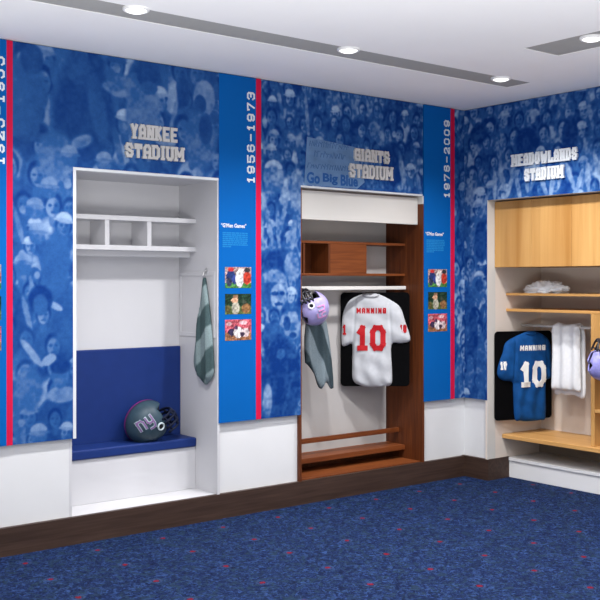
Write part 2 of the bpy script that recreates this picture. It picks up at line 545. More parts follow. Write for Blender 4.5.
# ---- a printed picture on a fine grid of coloured points
def print_sheet(name, fr, w, h, pitch, img, mat, parent, hole=None):
    """img(nx, ny) -> linear RGB array [ny, nx, 3]; rows go up"""
    nx, ny = max(2, int(round(w / pitch)) + 1), max(2, int(round(h / pitch)) + 1)
    rgb = img(nx, ny)
    xs, ys = np.linspace(0, w, nx), np.linspace(0, h, ny)
    if hole:
        xs = np.array([min(((abs(q - x), q) for q in hole[0:2]))[1] if min(abs(q - x) for q in hole[0:2]) < pitch * .51 else x for x in xs])
        ys = np.array([min(((abs(q - y), q) for q in hole[2:4]))[1] if min(abs(q - y) for q in hole[2:4]) < pitch * .51 else y for y in ys])
    XX, YY = np.meshgrid(xs, ys)
    o0 = world_loc(parent)
    P0, PU, PV = fr(0, 0, 0) - o0, fr(1, 0, 0) - fr(0, 0, 0), fr(0, 1, 0) - fr(0, 0, 0)
    V = np.array(P0)[None, :] + XX.ravel()[:, None] * np.array(PU)[None, :] + YY.ravel()[:, None] * np.array(PV)[None, :]
    idx = np.arange(nx * ny).reshape(ny, nx)
    F = np.stack([idx[:-1, :-1], idx[:-1, 1:], idx[1:, 1:], idx[1:, :-1]], -1).reshape(-1, 4)
    if hole:
        cx = (XX[:-1, :-1] + XX[1:, 1:]).ravel() / 2
        cy = (YY[:-1, :-1] + YY[1:, 1:]).ravel() / 2
        keep = ~((cx > hole[0]) & (cx < hole[1]) & (cy > hole[2]) & (cy < hole[3]))
        F = F[keep]
    me = bpy.data.meshes.new(name)
    me.vertices.add(len(V))
    me.vertices.foreach_set('co', V.astype(np.float32).ravel())
    me.loops.add(F.size)
    me.loops.foreach_set('vertex_index', F.astype(np.int32).ravel())
    me.polygons.add(len(F))
    me.polygons.foreach_set('loop_start', (np.arange(len(F)) * 4).astype(np.int32))
    me.polygons.foreach_set('loop_total', np.full(len(F), 4, dtype=np.int32))
    me.update(calc_edges=True)
    at = me.color_attributes.new('print', 'FLOAT_COLOR', 'POINT')
    c = np.ones((nx * ny, 4), dtype=np.float32)
    c[:, :3] = rgb.reshape(-1, 3)
    at.data.foreach_set('color', c.ravel())
    me.materials.append(M[mat])
    o = bpy.data.objects.new(name, me)
    COL.objects.link(o)
    o.parent = parent
    return o


def value_noise(rs, ny, nx, cell):
    gy, gx = int(ny / cell) + 3, int(nx / cell) + 3
    g = rs.rand(gy, gx)
    y = np.arange(ny) / cell
    x = np.arange(nx) / cell
    yi, xi = y.astype(int), x.astype(int)
    fy, fx = y - yi, x - xi
    fy, fx = fy * fy * (3 - 2 * fy), fx * fx * (3 - 2 * fx)
    a = g[yi][:, xi] * (1 - fx) + g[yi][:, xi + 1] * fx
    b = g[yi + 1][:, xi] * (1 - fx) + g[yi + 1][:, xi + 1] * fx
    return a * (1 - fy)[:, None] + b * fy[:, None]


class Canvas:
    """a one-tone picture in metres, rows going up"""

    def __init__(self, w, h, nx, ny, base):
        self.w, self.h = w, h
        self.I = np.full((ny, nx), float(base))
        self.x = np.linspace(0, w, nx)
        self.y = np.linspace(0, h, ny)

    def blob(self, cx, cy, rx, ry, val, soft=6.0, rot=0.0, alpha=1.0, ymin=-9, ymax=9):
        R = max(rx, ry) * 1.15
        i0, i1 = np.searchsorted(self.x, [cx - R, cx + R])
        j0, j1 = np.searchsorted(self.y, [cy - R, cy + R])
        if i0 >= i1 or j0 >= j1:
            return
        X, Y = np.meshgrid(self.x[i0:i1] - cx, self.y[j0:j1] - cy)
        c, s = math.cos(rot), math.sin(rot)
        U, V = (X * c + Y * s) / rx, (-X * s + Y * c) / ry
        r = np.sqrt(U * U + V * V)
        a = np.clip((1.05 - r) * soft, 0, 1) * alpha
        a = a * ((Y >= ymin) & (Y <= ymax))
        sub = self.I[j0:j1, i0:i1]
        sub[:] = sub * (1 - a) + val * a

    def person(self, x, y, s, rnd, body=None, hat=None):
        """head centred on (x, y), head height s"""
        body = rnd.choice([.16, .22, .3, .4, .52, .66]) if body is None else body
        face = rnd.uniform(.38, .60)
        tilt = rnd.uniform(-.2, .2)
        self.blob(x, y - 1.75 * s, 1.05 * s, 1.5 * s, body * .62, 5)                   # outline of the torso
        self.blob(x + rnd.uniform(-.1, .1) * s, y - 1.75 * s, .93 * s, 1.38 * s, body, 5)
        for _ in range(3):                                                             # folds
            self.blob(x + rnd.uniform(-.6, .6) * s, y - rnd.uniform(1.1, 2.4) * s, .10 * s, rnd.uniform(.3, .8) * s,
                      body * rnd.choice([.6, .7, 1.35]), 3, rnd.uniform(-.7, .7), .6)
        self.blob(x, y - .62 * s, .2 * s, .3 * s, face * .7, 5)                        # neck
        if rnd.random() < .28:                                                         # a raised arm
            sd = rnd.choice([-1, 1])
            self.blob(x + sd * .85 * s, y + .05 * s, .17 * s, 1.1 * s, face * .9, 4, -sd * .25)
            self.blob(x + sd * .66 * s, y + .98 * s, .2 * s, .24 * s, face * 1.1, 4)
        elif rnd.random() < .4:
            sd = rnd.choice([-1, 1])
            self.blob(x + sd * .6 * s, y - 1.5 * s, .16 * s, .75 * s, face * .85, 4, sd * .8)
        hair = rnd.choice([.04, .08, .12])
        self.blob(x, y + .06 * s, .43 * s, .56 * s, hair, 6, tilt)                     # hair
        self.blob(x + tilt * .2 * s, y - .05 * s, .32 * s, .45 * s, face, 6, tilt)     # face
        self.blob(x + .14 * s, y - .1 * s, .16 * s, .36 * s, face * .72, 3, tilt, .8)  # cheek
        self.blob(x - .13 * s, y + .02 * s, .08 * s, .055 * s, .10, 4, 0, .8)          # eyes
        self.blob(x + .13 * s, y + .02 * s, .08 * s, .055 * s, .10, 4, 0, .8)
        self.blob(x, y - .27 * s, .12 * s, .05 * s, .14, 4, 0, .7)                     # mouth
        hat = (rnd.random() < .38) if hat is None else hat
        if hat:
            ht = rnd.choice([.62, .75, .85, .3])
            self.blob(x, y + .26 * s, .40 * s, .36 * s, ht, 7, tilt, 1, -.02 * s)
            self.blob(x, y + .22 * s, .52 * s, .10 * s, ht * .82, 6, tilt)

    def crowd(self, rnd, s, size_fn=None):
        y = self.h + s
        row = 0
        while y > -s:
            k = size_fn(y) if size_fn else 1.0
            x = rnd.uniform(-.6, 0) * s
            while x < self.w + s:
                self.person(x + rnd.uniform(-.2, .2) * s, y + rnd.uniform(-.28, .28) * s, s * k * rnd.uniform(.8, 1.15), rnd)
                x += s * k * rnd.uniform(1.05, 1.5)
            y -= s * k * 1.12
            row += 1

    def finish(self, rs, lo, hi, grain=.08, gain=1.0):
        I = self.I
        ny, nx = I.shape
        I = I + (value_noise(rs, ny, nx, 3.0) - .5) * grain * 2 + (value_noise(rs, ny, nx, 9.0) - .5) * grain * 2
        I = I + (value_noise(rs, ny, nx, 40.0) - .5) * .10
        for _ in range(1):
            J = I.copy()
            J[1:-1, 1:-1] = (I[1:-1, 1:-1] * 2 + I[:-2, 1:-1] + I[2:, 1:-1] + I[1:-1, :-2] + I[1:-1, 2:]) / 6
            I = J
        I = (I - .34) * gain + .36
        I = np.clip(I, 0, 1)[..., None]
        lo, mid, hi = np.array(lo), np.array(MID), np.array(hi)
        return np.where(I < .45, lo + (mid - lo) * (I / .45), mid + (hi - mid) * ((I - .45) / .55))


LO, MID, HI = (0.001, 0.026, 0.155), (0.019, 0.085, 0.265), (0.27, 0.38, 0.55)

# ------------------------------------------------------------------ the room
WT = 0.03           # the wall face lies this far behind the face of the panels
H = 2.82
L1 = (-3.248, -2.270)
L2 = (-1.595, -0.450)
OPT, OPB = 2.133, 0.155
R1, R2 = -0.226, -1.980
PT = 0.018          # thickness of locker boards


def struct(mb, name, mat, origin=(0, 0, 0), **kw):
    return tag(mb.build(name, mat, None, origin=origin, **kw), kind='structure')


struct(MB().box(-8, 1.2, -8, 1.2, -0.1, 0.0), 'floor', 'carpet')

w = MB()
wx = [(-8, L1[0] - PT), (L1[1] + PT, L2[0] - PT), (L2[1] + PT, WT + 0.8)]
for a, b in wx:
    w.box(a, b, WT, 0.62, 0, H)
for a, b in ((L1[0] - PT, L1[1] + PT), (L2[0] - PT, L2[1] + PT)):
    w.box(a, b, WT, 0.62, OPT + PT, H)
    w.box(a, b, WT, 0.62, 0, OPB - PT)
    w.box(a, b, 0.52, 0.62, OPB - PT, OPT + PT)
struct(w, 'wall_left', 'wall')

RT = 2.110
w = MB()
w.box(WT, 0.83, R1 + PT, WT, 0, H)
w.box(WT, 0.83, -8, R2 - PT, 0, H)
w.box(WT, 0.83, R2 - PT, R1 + PT, RT + PT, H)
w.box(0.70, 0.83, R2 - PT, R1 + PT, 0, RT + PT)
struct(w, 'wall_right', 'wall')

c = MB()
for (x0, x1, y0, y1) in ((-8, 1.2, -.786, 1.2), (-.437, 1.2, -.993, -.786), (-8, 1.2, -1.6, -.993), (-8, -1.257, -8, -1.6), (-.945, 1.2, -8, -1.6)):
    c.box(x0, x1, y0, y1, H, H + 0.12)
struct(c, 'ceiling', 'ceiling')
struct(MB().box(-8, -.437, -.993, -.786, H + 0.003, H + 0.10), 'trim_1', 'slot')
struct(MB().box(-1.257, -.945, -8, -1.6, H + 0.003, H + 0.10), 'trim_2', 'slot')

# baseboards: along the left wall under both niches, then round the pier of the right wall
struct(MB().box(-8, 0.0, 0.0, WT, 0, OPB), 'baseboard_left', 'baseboard')
b = MB().box(0.0, WT, R1, WT, 0, OPB + .003)
b.box(0.0, 0.241, R1 - .012, R1, 0, OPB + .003)
struct(b, 'baseboard_right', 'baseboard_y')


# ------------------------------------------------------------------ murals and banner strips
Z0, Z1 = 0.604, 2.815

FR_L = lambda x0: frame((x0, 0.0, Z0), (1, 0, 0), (0, 0, 1), (0, -1, 0))      # a plane on the left wall
FR_R = lambda y0: frame((0.0, y0, Z0), (0, -1, 0), (0, 0, 1), (-1, 0, 0))     # a plane on the right wall


def mural_one(nx, ny):
    X0 = -3.612
    c = Canvas(1.350, Z1 - Z0, nx, ny, .12)
    rnd, rs = random.Random(4), np.random.RandomState(4)
    c.crowd(rnd, .118, lambda y: 1.0 + .25 * (y > 1.5))
    P = lambda x, z: (x - X0, z - Z0)

    def bl(x, z, rx, rz, v, **k):
        q = P(x, z)
        c.blob(q[0], q[1], rx, rz, v, **k)
    # the larger figures of the picture
    bl(-3.54, 2.52, .13, .25, .36, soft=4)
    bl(-3.50, 2.73, .07, .09, .20)
    bl(-3.19, 2.45, .21, .33, .17, soft=4)
    bl(-3.22, 2.72, .08, .10, .30)
    bl(-3.10, 2.50, .06, .25, .30, soft=3, rot=.2)
    bl(-3.36, 2.20, .12, .16, .50, soft=4)
    bl(-3.20, 2.30, .08, .04, .52, soft=4, rot=.4)
    bl(-2.80, 2.50, .125, .22, .47, soft=6)
    bl(-2.88, 2.66, .10, .07, .44, soft=5, rot=.7)
    bl(-2.775, 2.745, .075, .095, .16)
    bl(-2.76, 2.66, .06, .04, .30)
    bl(-2.99, 2.62, .09, .035, .52, rot=-.3)
    bl(-2.98, 2.66, .07, .05, .42)
    bl(-2.37, 2.64, .085, .12, .56, soft=6)
    bl(-2.40, 2.60, .045, .06, .22)
    bl(-2.40, 2.37, .13, .19, .46, soft=5)
    bl(-2.36, 2.45, .05, .10, .20)
    bl(-2.52, 2.66, .05, .10, .14, soft=4)
    for hx, hz in ((-3.274, 2.217), (-3.06, 2.200), (-3.483, 1.912), (-3.47, 1.770), (-3.40, 2.03), (-3.46, .655), (-3.33, 1.52), (-3.55, 1.60)):
        bl(hx, hz - .02, .05, .05, .40)
        bl(hx, hz + .015, .052, .042, .60, soft=7, ymin=-.016)
        bl(hx, hz + .002, .068, .013, .48)
    bl(-3.32, .86, .10, .05, .60)
    bl(-3.33, .97, .055, .075, .42)
    bl(-3.33, 1.02, .065, .045, .08)
    bl(-3.50, 1.10, .11, .022, .66, soft=5, rot=-.9)
    bl(-3.40, 1.06, .05, .03, .66, rot=.5)
    bl(-3.52, .90, .09, .14, .44, soft=4)
    bl(-3.30, 1.32, .09, .20, .27, soft=4)
    bl(-3.36, 1.60, .09, .20, .36, soft=4)
    bl(-3.36, 1.36, .05, .02, .72, rot=-.5)
    bl(-3.45, 1.40, .075, .08, .06)
    bl(-3.45, 1.37, .045, .06, .36)
    return c.finish(rs, LO, HI, .06, 1.1)


def mural_two(nx, ny):
    X0 = -1.935
    c = Canvas(1.485, Z1 - Z0, nx, ny, .12)
    rnd, rs = random.Random(9), np.random.RandomState(9)
    c.crowd(rnd, .105)

    def bl(x, z, rx, rz, v, **k):
        c.blob(x - X0, z - Z0, rx, rz, v, **k)
    bl(-1.83, 2.18, .09, .12, .42)
    bl(-1.83, 2.24, .075, .06, .72, ymin=0)
    bl(-1.83, 2.20, .05, .07, .5)
    bl(-1.63, 2.10, .06, .18, .55, soft=4)
    bl(-1.55, 2.62, .015, .20, .55, rot=.1)
    bl(-.75, 2.35, .12, .17, .07, soft=5)
    bl(-.66, 2.30, .03, .16, .5, soft=4, rot=.2)
    bl(-.90, 2.55, .05, .10, .5, rot=.5)
    for i in range(9):
        bl(-1.93 + .045 * i, 1.85 + .1 * math.sin(i * 2.1), .022, .16, .52, soft=4, rot=.35 * math.sin(i))
    bl(-1.76, 1.63, .17, .09, .05, soft=4)
    bl(-1.68, 1.60, .07, .11, .48, soft=5)
    bl(-1.84, 1.45, .12, .14, .30, soft=6)
    bl(-1.79, 1.40, .07, .09, .58, soft=5)
    bl(-1.83, 1.51, .11, .07, .50, soft=6, ymin=-.02)
    bl(-1.82, 1.42, .03, .014, .08)
    bl(-1.76, 1.42, .022, .012, .08)
    bl(-1.79, 1.35, .035, .012, .12)
    bl(-1.70, 1.20, .09, .11, .52, soft=6)
    bl(-1.72, 1.22, .03, .05, .10)
    bl(-1.67, 1.14, .03, .02, .12)
    bl(-1.83, 1.16, .09, .07, .34)
    bl(-1.77, .85, .17, .30, .10, soft=6)
    bl(-1.88, .72, .04, .12, .55, soft=5)
    bl(-1.77, 1.02, .04, .035, .42, rot=.4)
    bl(-1.68, 1.00, .05, .02, .30)
    bl(-1.72, .72, .015, .18, .22, soft=3, rot=-.3)
    return c.finish(rs, LO, HI, .13, 1.25)


def mural_corner(nx, ny):
    c = Canvas(.112, Z1 - Z0, nx, ny, .12)
    rnd, rs = random.Random(17), np.random.RandomState(17)
    c.crowd(rnd, .11)
    return c.finish(rs, LO, HI, .13, 1.25)


def mural_three(nx, ny):
    c = Canvas(2.30, Z1 - Z0, nx, ny, .12)
    rnd, rs = random.Random(21), np.random.RandomState(21)
    c.crowd(rnd, .115)

    def bl(y, z, rx, rz, v, **k):
        c.blob(-y, z - Z0, rx, rz, v, **k)
    bl(-.98, 2.50, .07, .15, .06, soft=5)
    bl(-.60, 2.52, .12, .10, .14, soft=4)
    bl(-.15, 2.62, .10, .08, .10, soft=4)
    for i in range(14):
        bl(-.30 - .075 * i, 2.22 + .05 * math.sin(i * 1.7), .022, .13, .62, soft=4, rot=.4 * math.sin(i * 2.3))
    bl(-.16, 2.00, .028, .20, .50, soft=4, rot=-.45)
    bl(-.10, 1.90, .025, .15, .45, soft=4, rot=-.4)
    bl(-.17, 1.80, .07, .17, .06, soft=5)
    bl(-.14, 1.45, .08, .10, .42, soft=5)
    bl(-.15, 1.47, .04, .05, .18, soft=5)
    bl(-.09, 1.05, .05, .30, .12, soft=4)
    bl(-.17, .85, .05, .26, .36, soft=5)
    bl(-.06, .80, .04, .14, .40, soft=5)
    return c.finish(rs, LO, HI, .13, 1.25)


PITCH = 0.006
# --- mural above and beside the first locker
m1 = empty('mural_panel', (-3.43, 0.015, Z0), 'blue printed crowd mural beside and above the white locker at left', 'mural')
bd = MB().box(-3.612, -3.234, 0.004, WT, Z0, OPT + .004).box(-3.612, -2.262, 0.004, WT, OPT + .002, Z1)
bd.build('backing_board', 'board', m1)
print_sheet('crowd_print', frame((-3.612, 0.0025, Z0), (1, 0, 0), (0, 0, 1), (0, -1, 0)), 1.350, Z1 - Z0, PITCH, mural_one, 'mural', m1,
            hole=(0.358, 1.36, -1, OPT - Z0 + .018))
fr = frame((0, 0.0, 0), (1, 0, 0), (0, 0, 1), (0, -1, 0))
wd = {'M': 1.25, 'W': 1.35, 'I': .55, '1': .8, '-': .95}
lettering(MB(), 'YANKEE', fr, -2.892, -2.572, 2.345, 2.434, .0185, .012, .014, .14, wd).build('title_word', 'letter', m1)
lettering(MB(), 'STADIUM', fr, -2.928, -2.526, 2.232, 2.318, .0185, .012, .014, .14, wd).build('title_word', 'letter', m1)

# --- mural around the second locker
m2 = empty('mural_panel', (-1.77, 0.015, Z0), 'blue printed crowd mural with a hand-lettered sign around the brown locker', 'mural')
bd = MB().box(-1.935, -1.604, 0.004, WT, Z0, OPT + .004).box(-1.935, -.450, 0.004, WT, OPT, Z1)
bd.build('backing_board', 'board', m2)
print_sheet('crowd_print', frame((-1.935, 0.0025, Z0), (1, 0, 0), (0, 0, 1), (0, -1, 0)), 1.485, Z1 - Z0, PITCH, mural_two, 'mural', m2,
            hole=(0.331, 1.50, -1, OPT - Z0 + .012))
sg = MB()
pts = [(-1.575, 2.150), (-1.10, 2.150), (-1.03, 2.20), (-1.12, 2.44), (-1.30, 2.455), (-1.55, 2.475)]
sg.add([(x, 0.0010, z) for x, z in pts] + [(x, 0.0024, z) for x, z in pts],
       [tuple(range(6)), tuple(range(11, 5, -1))] + [(i, (i + 1) % 6, (i + 1) % 6 + 6, i + 6) for i in range(6)])
sign = sg.build('printed_sign', 'sign_paper', m2)


def font_text(txt, fr, x, z, width, height, name, mat, parent, depth=0.0010, offset=0.0):
    cu = bpy.data.curves.new('text', 'FONT')
    cu.body = txt
    cu.size = 1.0
    cu.extrude = 0.0
    cu.offset = offset
    cu.resolution_u = 3
    o = bpy.data.objects.new('text', cu)
    COL.objects.link(o)
    dg = bpy.context.evaluated_depsgraph_get()
    me = bpy.data.meshes.new_from_object(o.evaluated_get(dg))
    bpy.data.objects.remove(o)
    vs = [v.co.copy() for v in me.vertices]
    fs = [tuple(p.vertices) for p in me.polygons]
    bpy.data.meshes.remove(me)
    x0, x1 = min(v.x for v in vs), max(v.x for v in vs)
    y0, y1 = min(v.y for v in vs), max(v.y for v in vs)
    mb = MB()
    mb.add([fr(x + (v.x - x0) / (x1 - x0) * width, z + (v.y - y0) / (y1 - y0) * height, depth) for v in vs], fs)
    return mb.build(name, mat, parent)


# hand lettering on the sign in the picture: only its last line is legible, the rest is faded marker
for wtxt, wx0, ww0 in (('Go', -1.555, .115), ('Big', -1.415, .135), ('Blue', -1.255, .16)):
    font_text(wtxt, fr, wx0, 2.162, ww0, .078, 'sign_word', 'ink', sign, 0.0006, .035)
rnd = random.Random(3)
for row, (z, x0, x1) in enumerate(((2.415, -1.53, -1.18), (2.345, -1.49, -1.22), (2.265, -1.55, -1.17))):
    x = x0
    sc_ = MB()
    while x < x1:
        ww = rnd.uniform(.012, .03)
        hh = rnd.uniform(.025, .045)
        if True:
            p = [(x, 0.0, z), (x + ww * .4, 0.0, z + hh), (x + ww, 0.0, z + rnd.uniform(0, hh))]
            sc_.tube([(q[0], 0.0012, q[2]) for q in p], .0035, 5)
        x += ww + .002
    sc_.build('faded_writing', 'ink_faint', sign)
lettering(MB(), 'GIANTS', fr, -1.135, -.800, 2.345, 2.432, .0185, .012, .014, .14, wd).build('title_word', 'letter', m2)
lettering(MB(), 'STADIUM', fr, -1.182, -.768, 2.226, 2.322, .0185, .012, .014, .14, wd).build('title_word', 'letter', m2)

# --- narrow mural in the corner and the mural of the right wall
m3 = empty('mural_panel', (-.056, 0.015, Z0), 'narrow blue crowd mural strip between the rightmost banner and the room corner', 'mural')
MB().box(-.112, 0.002, 0.004, WT, Z0, Z1).build('backing_board', 'board', m3)
print_sheet('crowd_print', frame((-.112, 0.0025, Z0), (1, 0, 0), (0, 0, 1), (0, -1, 0)), .1145, Z1 - Z0, PITCH, mural_corner, 'mural', m3)

m4 = empty('mural_panel', (0.015, -.12, Z0), 'blue printed crowd mural over the birch locker on the right wall', 'mural')
bd = MB().box(0.004, WT, R1 + .002, 0.002, Z0, Z1).box(0.004, WT, -2.30, R1 + .002, RT + .004, Z1).box(0.004, WT, -2.30, R2 - .002, Z0, RT + .004)
bd.build('backing_board', 'board', m4)
print_sheet('crowd_print', frame((0.0025, 0.0025, Z0), (0, -1, 0), (0, 0, 1), (-1, 0, 0)), 2.3025, Z1 - Z0, PITCH, mural_three, 'mural', m4,
            hole=(-R1 + .0025, -R2 + .0025, -1, RT - Z0))
frr = frame((0.0, 0, 0), (0, -1, 0), (0, 0, 1), (-1, 0, 0))
lettering(MB(), 'MEADOWLANDS', frr, .470, 1.045, 2.338, 2.425, .0185, .012, .014, .14, wd).build('title_word', 'letter_white', m4)
lettering(MB(), 'STADIUM', frr, .590, .930, 2.222, 2.312, .0185, .012, .014, .14, wd).build('title_word', 'letter_white', m4)


# --- banner strips with years, caption and three photographs
def photo_img(kind, seed):
    def f(nx, ny):
        rs = np.random.RandomState(seed)
        bgs = {0: ((.42, .30, .30), (.07, .22, .06)), 1: ((.02, .05, .03), (.10, .14, .05)), 2: ((.60, .12, .16), (.34, .15, .08))}[kind]
        rgb = np.zeros((ny, nx, 3))
        hor = int(ny * (.42 if kind != 0 else .28))
        rgb[hor:] = bgs[0]
        rgb[:hor] = bgs[1]
        rgb *= (.4 + 1.2 * rs.rand(ny, nx))[..., None]
        Y, X = np.mgrid[0:ny, 0:nx]
        X, Y = X / (nx - 1), Y / (ny - 1)

        def bl(cx, cy, rx, ry, c):
            m = ((X - cx) / rx) ** 2 + ((Y - cy) / ry) ** 2 < 1
            rgb[m] = np.array(c) * (.8 + .4 * rs.rand())
        if kind == 0:
            for a in ((.22, .55, .18, .28, (.02, .04, .15)), (.15, .28, .10, .22, (.04, .05, .10)), (.36, .40, .10, .22, (.03, .05, .2)),
                      (.55, .45, .15, .42, (.75, .75, .75)), (.60, .80, .10, .12, (.7, .66, .6)), (.84, .48, .16, .30, (.50, .05, .03)),
                      (.84, .85, .12, .12, (.05, .05, .06)), (.22, .88, .12, .10, (.5, .04, .04))):
                bl(*a)
        elif kind == 1:
            for a in ((.40, .30, .14, .34, (.55, .52, .42)), (.36, .68, .13, .12, (.62, .35, .22)), (.40, .86, .1, .08, (.3, .16, .10)),
                      (.80, .28, .17, .24, (.28, .14, .06)), (.10, .25, .10, .2, (.16, .13, .05)), (.72, .60, .1, .12, (.05, .07, .05))):
                bl(*a)
        else:
            for a in ((.25, .40, .14, .18, (.05, .04, .10)), (.50, .38, .18, .26, (.75, .68, .70)), (.78, .36, .14, .22, (.62, .5, .52)),
                      (.42, .60, .08, .1, (.1, .05, .12)), (.65, .28, .09, .12, (.08, .05, .10)), (.15, .80, .10, .10, (.8, .45, .5)), (.7, .85, .15, .1, (.8, .5, .55))):
                bl(*a)
        rgb *= (.25 + .9 * value_noise(rs, ny, nx, 1.6))[..., None]
        return rgb
    return f


def banner(x0, xr, x1, years, label, tx, blk):
    """strip from x0 to x1, its crimson edge beginning at xr"""
    t = empty('banner_panel', ((x0 + x1) / 2, 0.015, Z0), label, 'banner', 'timeline banners on the left wall')
    MB().box(x0, xr, 0.0, WT, Z0, Z1).build('blue_board', 'strip_blue', t)
    MB().box(xr, x1, -0.001, WT, Z0, Z1).build('red_edge', 'strip_red', t)
    # years read upwards, feet of the figures towards the red edge
    fy = frame((xr - .012, 0.0, 2.135), (0, 0, 1), (-1, 0, 0), (0, -1, 0))
    tot = sum(wd.get(q, 1.0) for q in years) + .42 * (len(years) - 1)
    un, xx = .585 / tot, 0.0
    for q in years:
        wq = wd.get(q, 1.0) * un
        lettering(MB(), q, fy, xx, xx + wq, 0, .060, .0105, .0025, .008, 0, {}).build('dash' if q == '-' else 'numeral', 'letter_white', t)
        xx += wq + .42 * un
    font_text("\u201cG\u2019Men Games\u201d", fr, blk, 1.842, .195, .026, 'caption', 'letter_white', t, 0.0008, .02)
    r = random.Random(int(-x0 * 100))
    p = MB()
    for k in range(8):
        z = 1.812 - .0125 * k
        x = blk + .012
        end = blk + .205 if k < 7 else blk + .09
        while x < end - .01:
            ww = min(r.uniform(.012, .04), end - x)
            p.box(x, x + ww, -0.0008, 0.001, z - .0085, z)
            x += ww + .0035
    p.build('small_print', 'strip_light', t)
    for k, (za, zb) in enumerate(((1.457, 1.591), (1.290, 1.420), (1.123, 1.256))):
        print_sheet('photograph', frame((tx, -0.0012, za), (1, 0, 0), (0, 0, 1), (0, -1, 0)), .203, zb - za, .006, photo_img(k, 5 + k), 'photo', t)
    return t


banner(-3.925, -3.646, -3.612, '1925-1955', 'bright blue timeline banner marked 1925-1955 at the far left edge', -3.88, -3.91)
banner(-2.262, -1.975, -1.935, '1956-1973', 'bright blue timeline banner marked 1956-1973 between the white and brown lockers', -2.217, -2.247)
banner(-.440, -.155, -.112, '1976-2009', 'bright blue timeline banner marked 1976-2009 right of the brown locker', -.398, -.425)

# ------------------------------------------------------------------ white locker
k1 = empty('locker', (-2.766, 0.25, OPB), 'white open locker with padded navy bench, leftmost of the three lockers', 'locker')
yb = 0.469
xa, xb = L1
MB().box(xa - PT, xa, WT, yb, OPB, OPT).build('side_panel', 'lam_white', k1)
MB().box(xb, xb + PT, 0.006, yb, OPB, OPT).build('side_panel', 'lam_white', k1)
MB().box(xa - PT, xb + PT, yb, yb + PT, OPB, OPT).build('back_panel', 'lam_white', k1)
MB().box(xa - PT, xb + PT, WT, yb + PT, OPT, OPT + PT).build('top_panel', 'lam_white', k1)
MB().box(xa - PT, xb + PT, WT, yb + PT, OPB - PT, OPB).build('floor_panel', 'lam_white', k1)
MB().box(xa, xb, 0.258, yb, 1.876, 1.905).build('shelf', 'lam_white', k1, bevel=.002)
MB().box(xa, xb, 0.258, yb, 1.692, 1.722).build('shelf', 'lam_white', k1, bevel=.002)
for xc in (-2.905, -2.612):
    MB().box(xc - .015, xc + .015, 0.262, yb, 1.722, 1.876).build('divider', 'lam_white', k1, bevel=.002)
MB().box(xa, xb, 0.33, 0.350, 1.655, 1.692).build('apron_rail', 'lam_white', k1, bevel=.002)
MB().box(xa + .001, xb - .001, 0.444, yb, 0.480, 1.071).build('seat_back_pad', 'cushion', k1, bevel=.008, segs=3)
MB().box(xa + .001, xb - .001, 0.246, yb, 0.427, 0.487).build('seat_cushion', 'cushion', k1, bevel=.012, segs=3)
MB().box(xa + .001, xb - .001, 0.262, yb - .002, OPB, 0.427).build('bench_base', 'lam_white', k1, bevel=.003)
f_ = MB()
for (y0, y1, z0, z1) in ((.03, .455, 1.535, 1.562), (.03, .455, 1.140, 1.166), (.03, .052, 1.166, 1.535), (.433, .455, 1.166, 1.535)):
    f_.box(xb - .006, xb, y0, y1, z0, z1)
f_.build('side_moulding', 'lam_white', k1, bevel=.002)

# ------------------------------------------------------------------ brown locker
k2 = empty('locker', (-1.02, 0.22, OPB), 'dark reddish-brown wooden open locker with off-white valance in the wall centre', 'locker')
xa, xb = L2
yb = 0.401
MB().box(xa - PT, xa, 0.004, yb, OPB, OPT).build('side_panel', 'mahogany', k2)
MB().box(xb, xb + PT, 0.004, yb, OPB, 2.075).build('side_panel', 'mahogany', k2)
tag(MB().box(xb, xb + PT, 0.004, yb, 2.075, OPT).build('side_fascia', 'off_white', k2), 'off-white fascia above the brown side')
MB().box(xa - PT, xb + PT, yb, yb + PT, OPB, OPT).build('back_panel', 'back_white', k2)
MB().box(xa - PT, xb + PT, WT, yb + PT, OPT, OPT + PT).build('top_panel', 'off_white', k2)
MB().box(xa - PT, xb + PT, WT, yb + PT, OPB - PT, OPB + .006).build('floor_panel', 'mahogany_x', k2)
MB().box(xa, xb - .002, 0.053, 0.075, 1.922, OPT - .012).build('valance', 'off_white', k2, bevel=.003)
MB().box(xa, xb, 0.191, yb, 1.768, 1.786).build('shelf', 'mahogany_x', k2, bevel=.001)
MB().box(xa, xb, 0.191, yb, 1.540, 1.557).build('shelf', 'mahogany_x', k2, bevel=.001)
MB().box(-1.432, -1.414, 0.195, yb, 1.557, 1.768).build('divider', 'mahogany', k2)
MB().box(-1.202, -1.184, 0.195, yb, 1.557, 1.768).build('divider', 'mahogany', k2)
MB().box(-1.432, -1.184, yb - .008, yb - .001, 1.557, 1.768).build('cubby_back', 'mahogany', k2)
MB().box(-1.184, -.838, 0.194, 0.212, 1.557, 1.768).build('cubby_door', 'mahogany_x', k2, bevel=.001)
MB().box(-.856, -.838, 0.212, yb, 1.557, 1.768).build('divider', 'mahogany', k2)
MB().box(xa, xb, 0.178, 0.206, 1.437, 1.464).build('hanging_rail', 'white_rod', k2, bevel=.004)
MB().box(xa, xb, 0.255, 0.280, 0.352, 0.386).build('shoe_rail', 'mahogany_x', k2, bevel=.002)
MB().box(xa, xb, 0.191, yb, 0.226, 0.262).build('shoe_shelf', 'mahogany_x', k2, bevel=.002)
MB().box(xa, xb, 0.36, yb, OPB + .006, 0.226).build('toe_board', 'mahogany', k2)

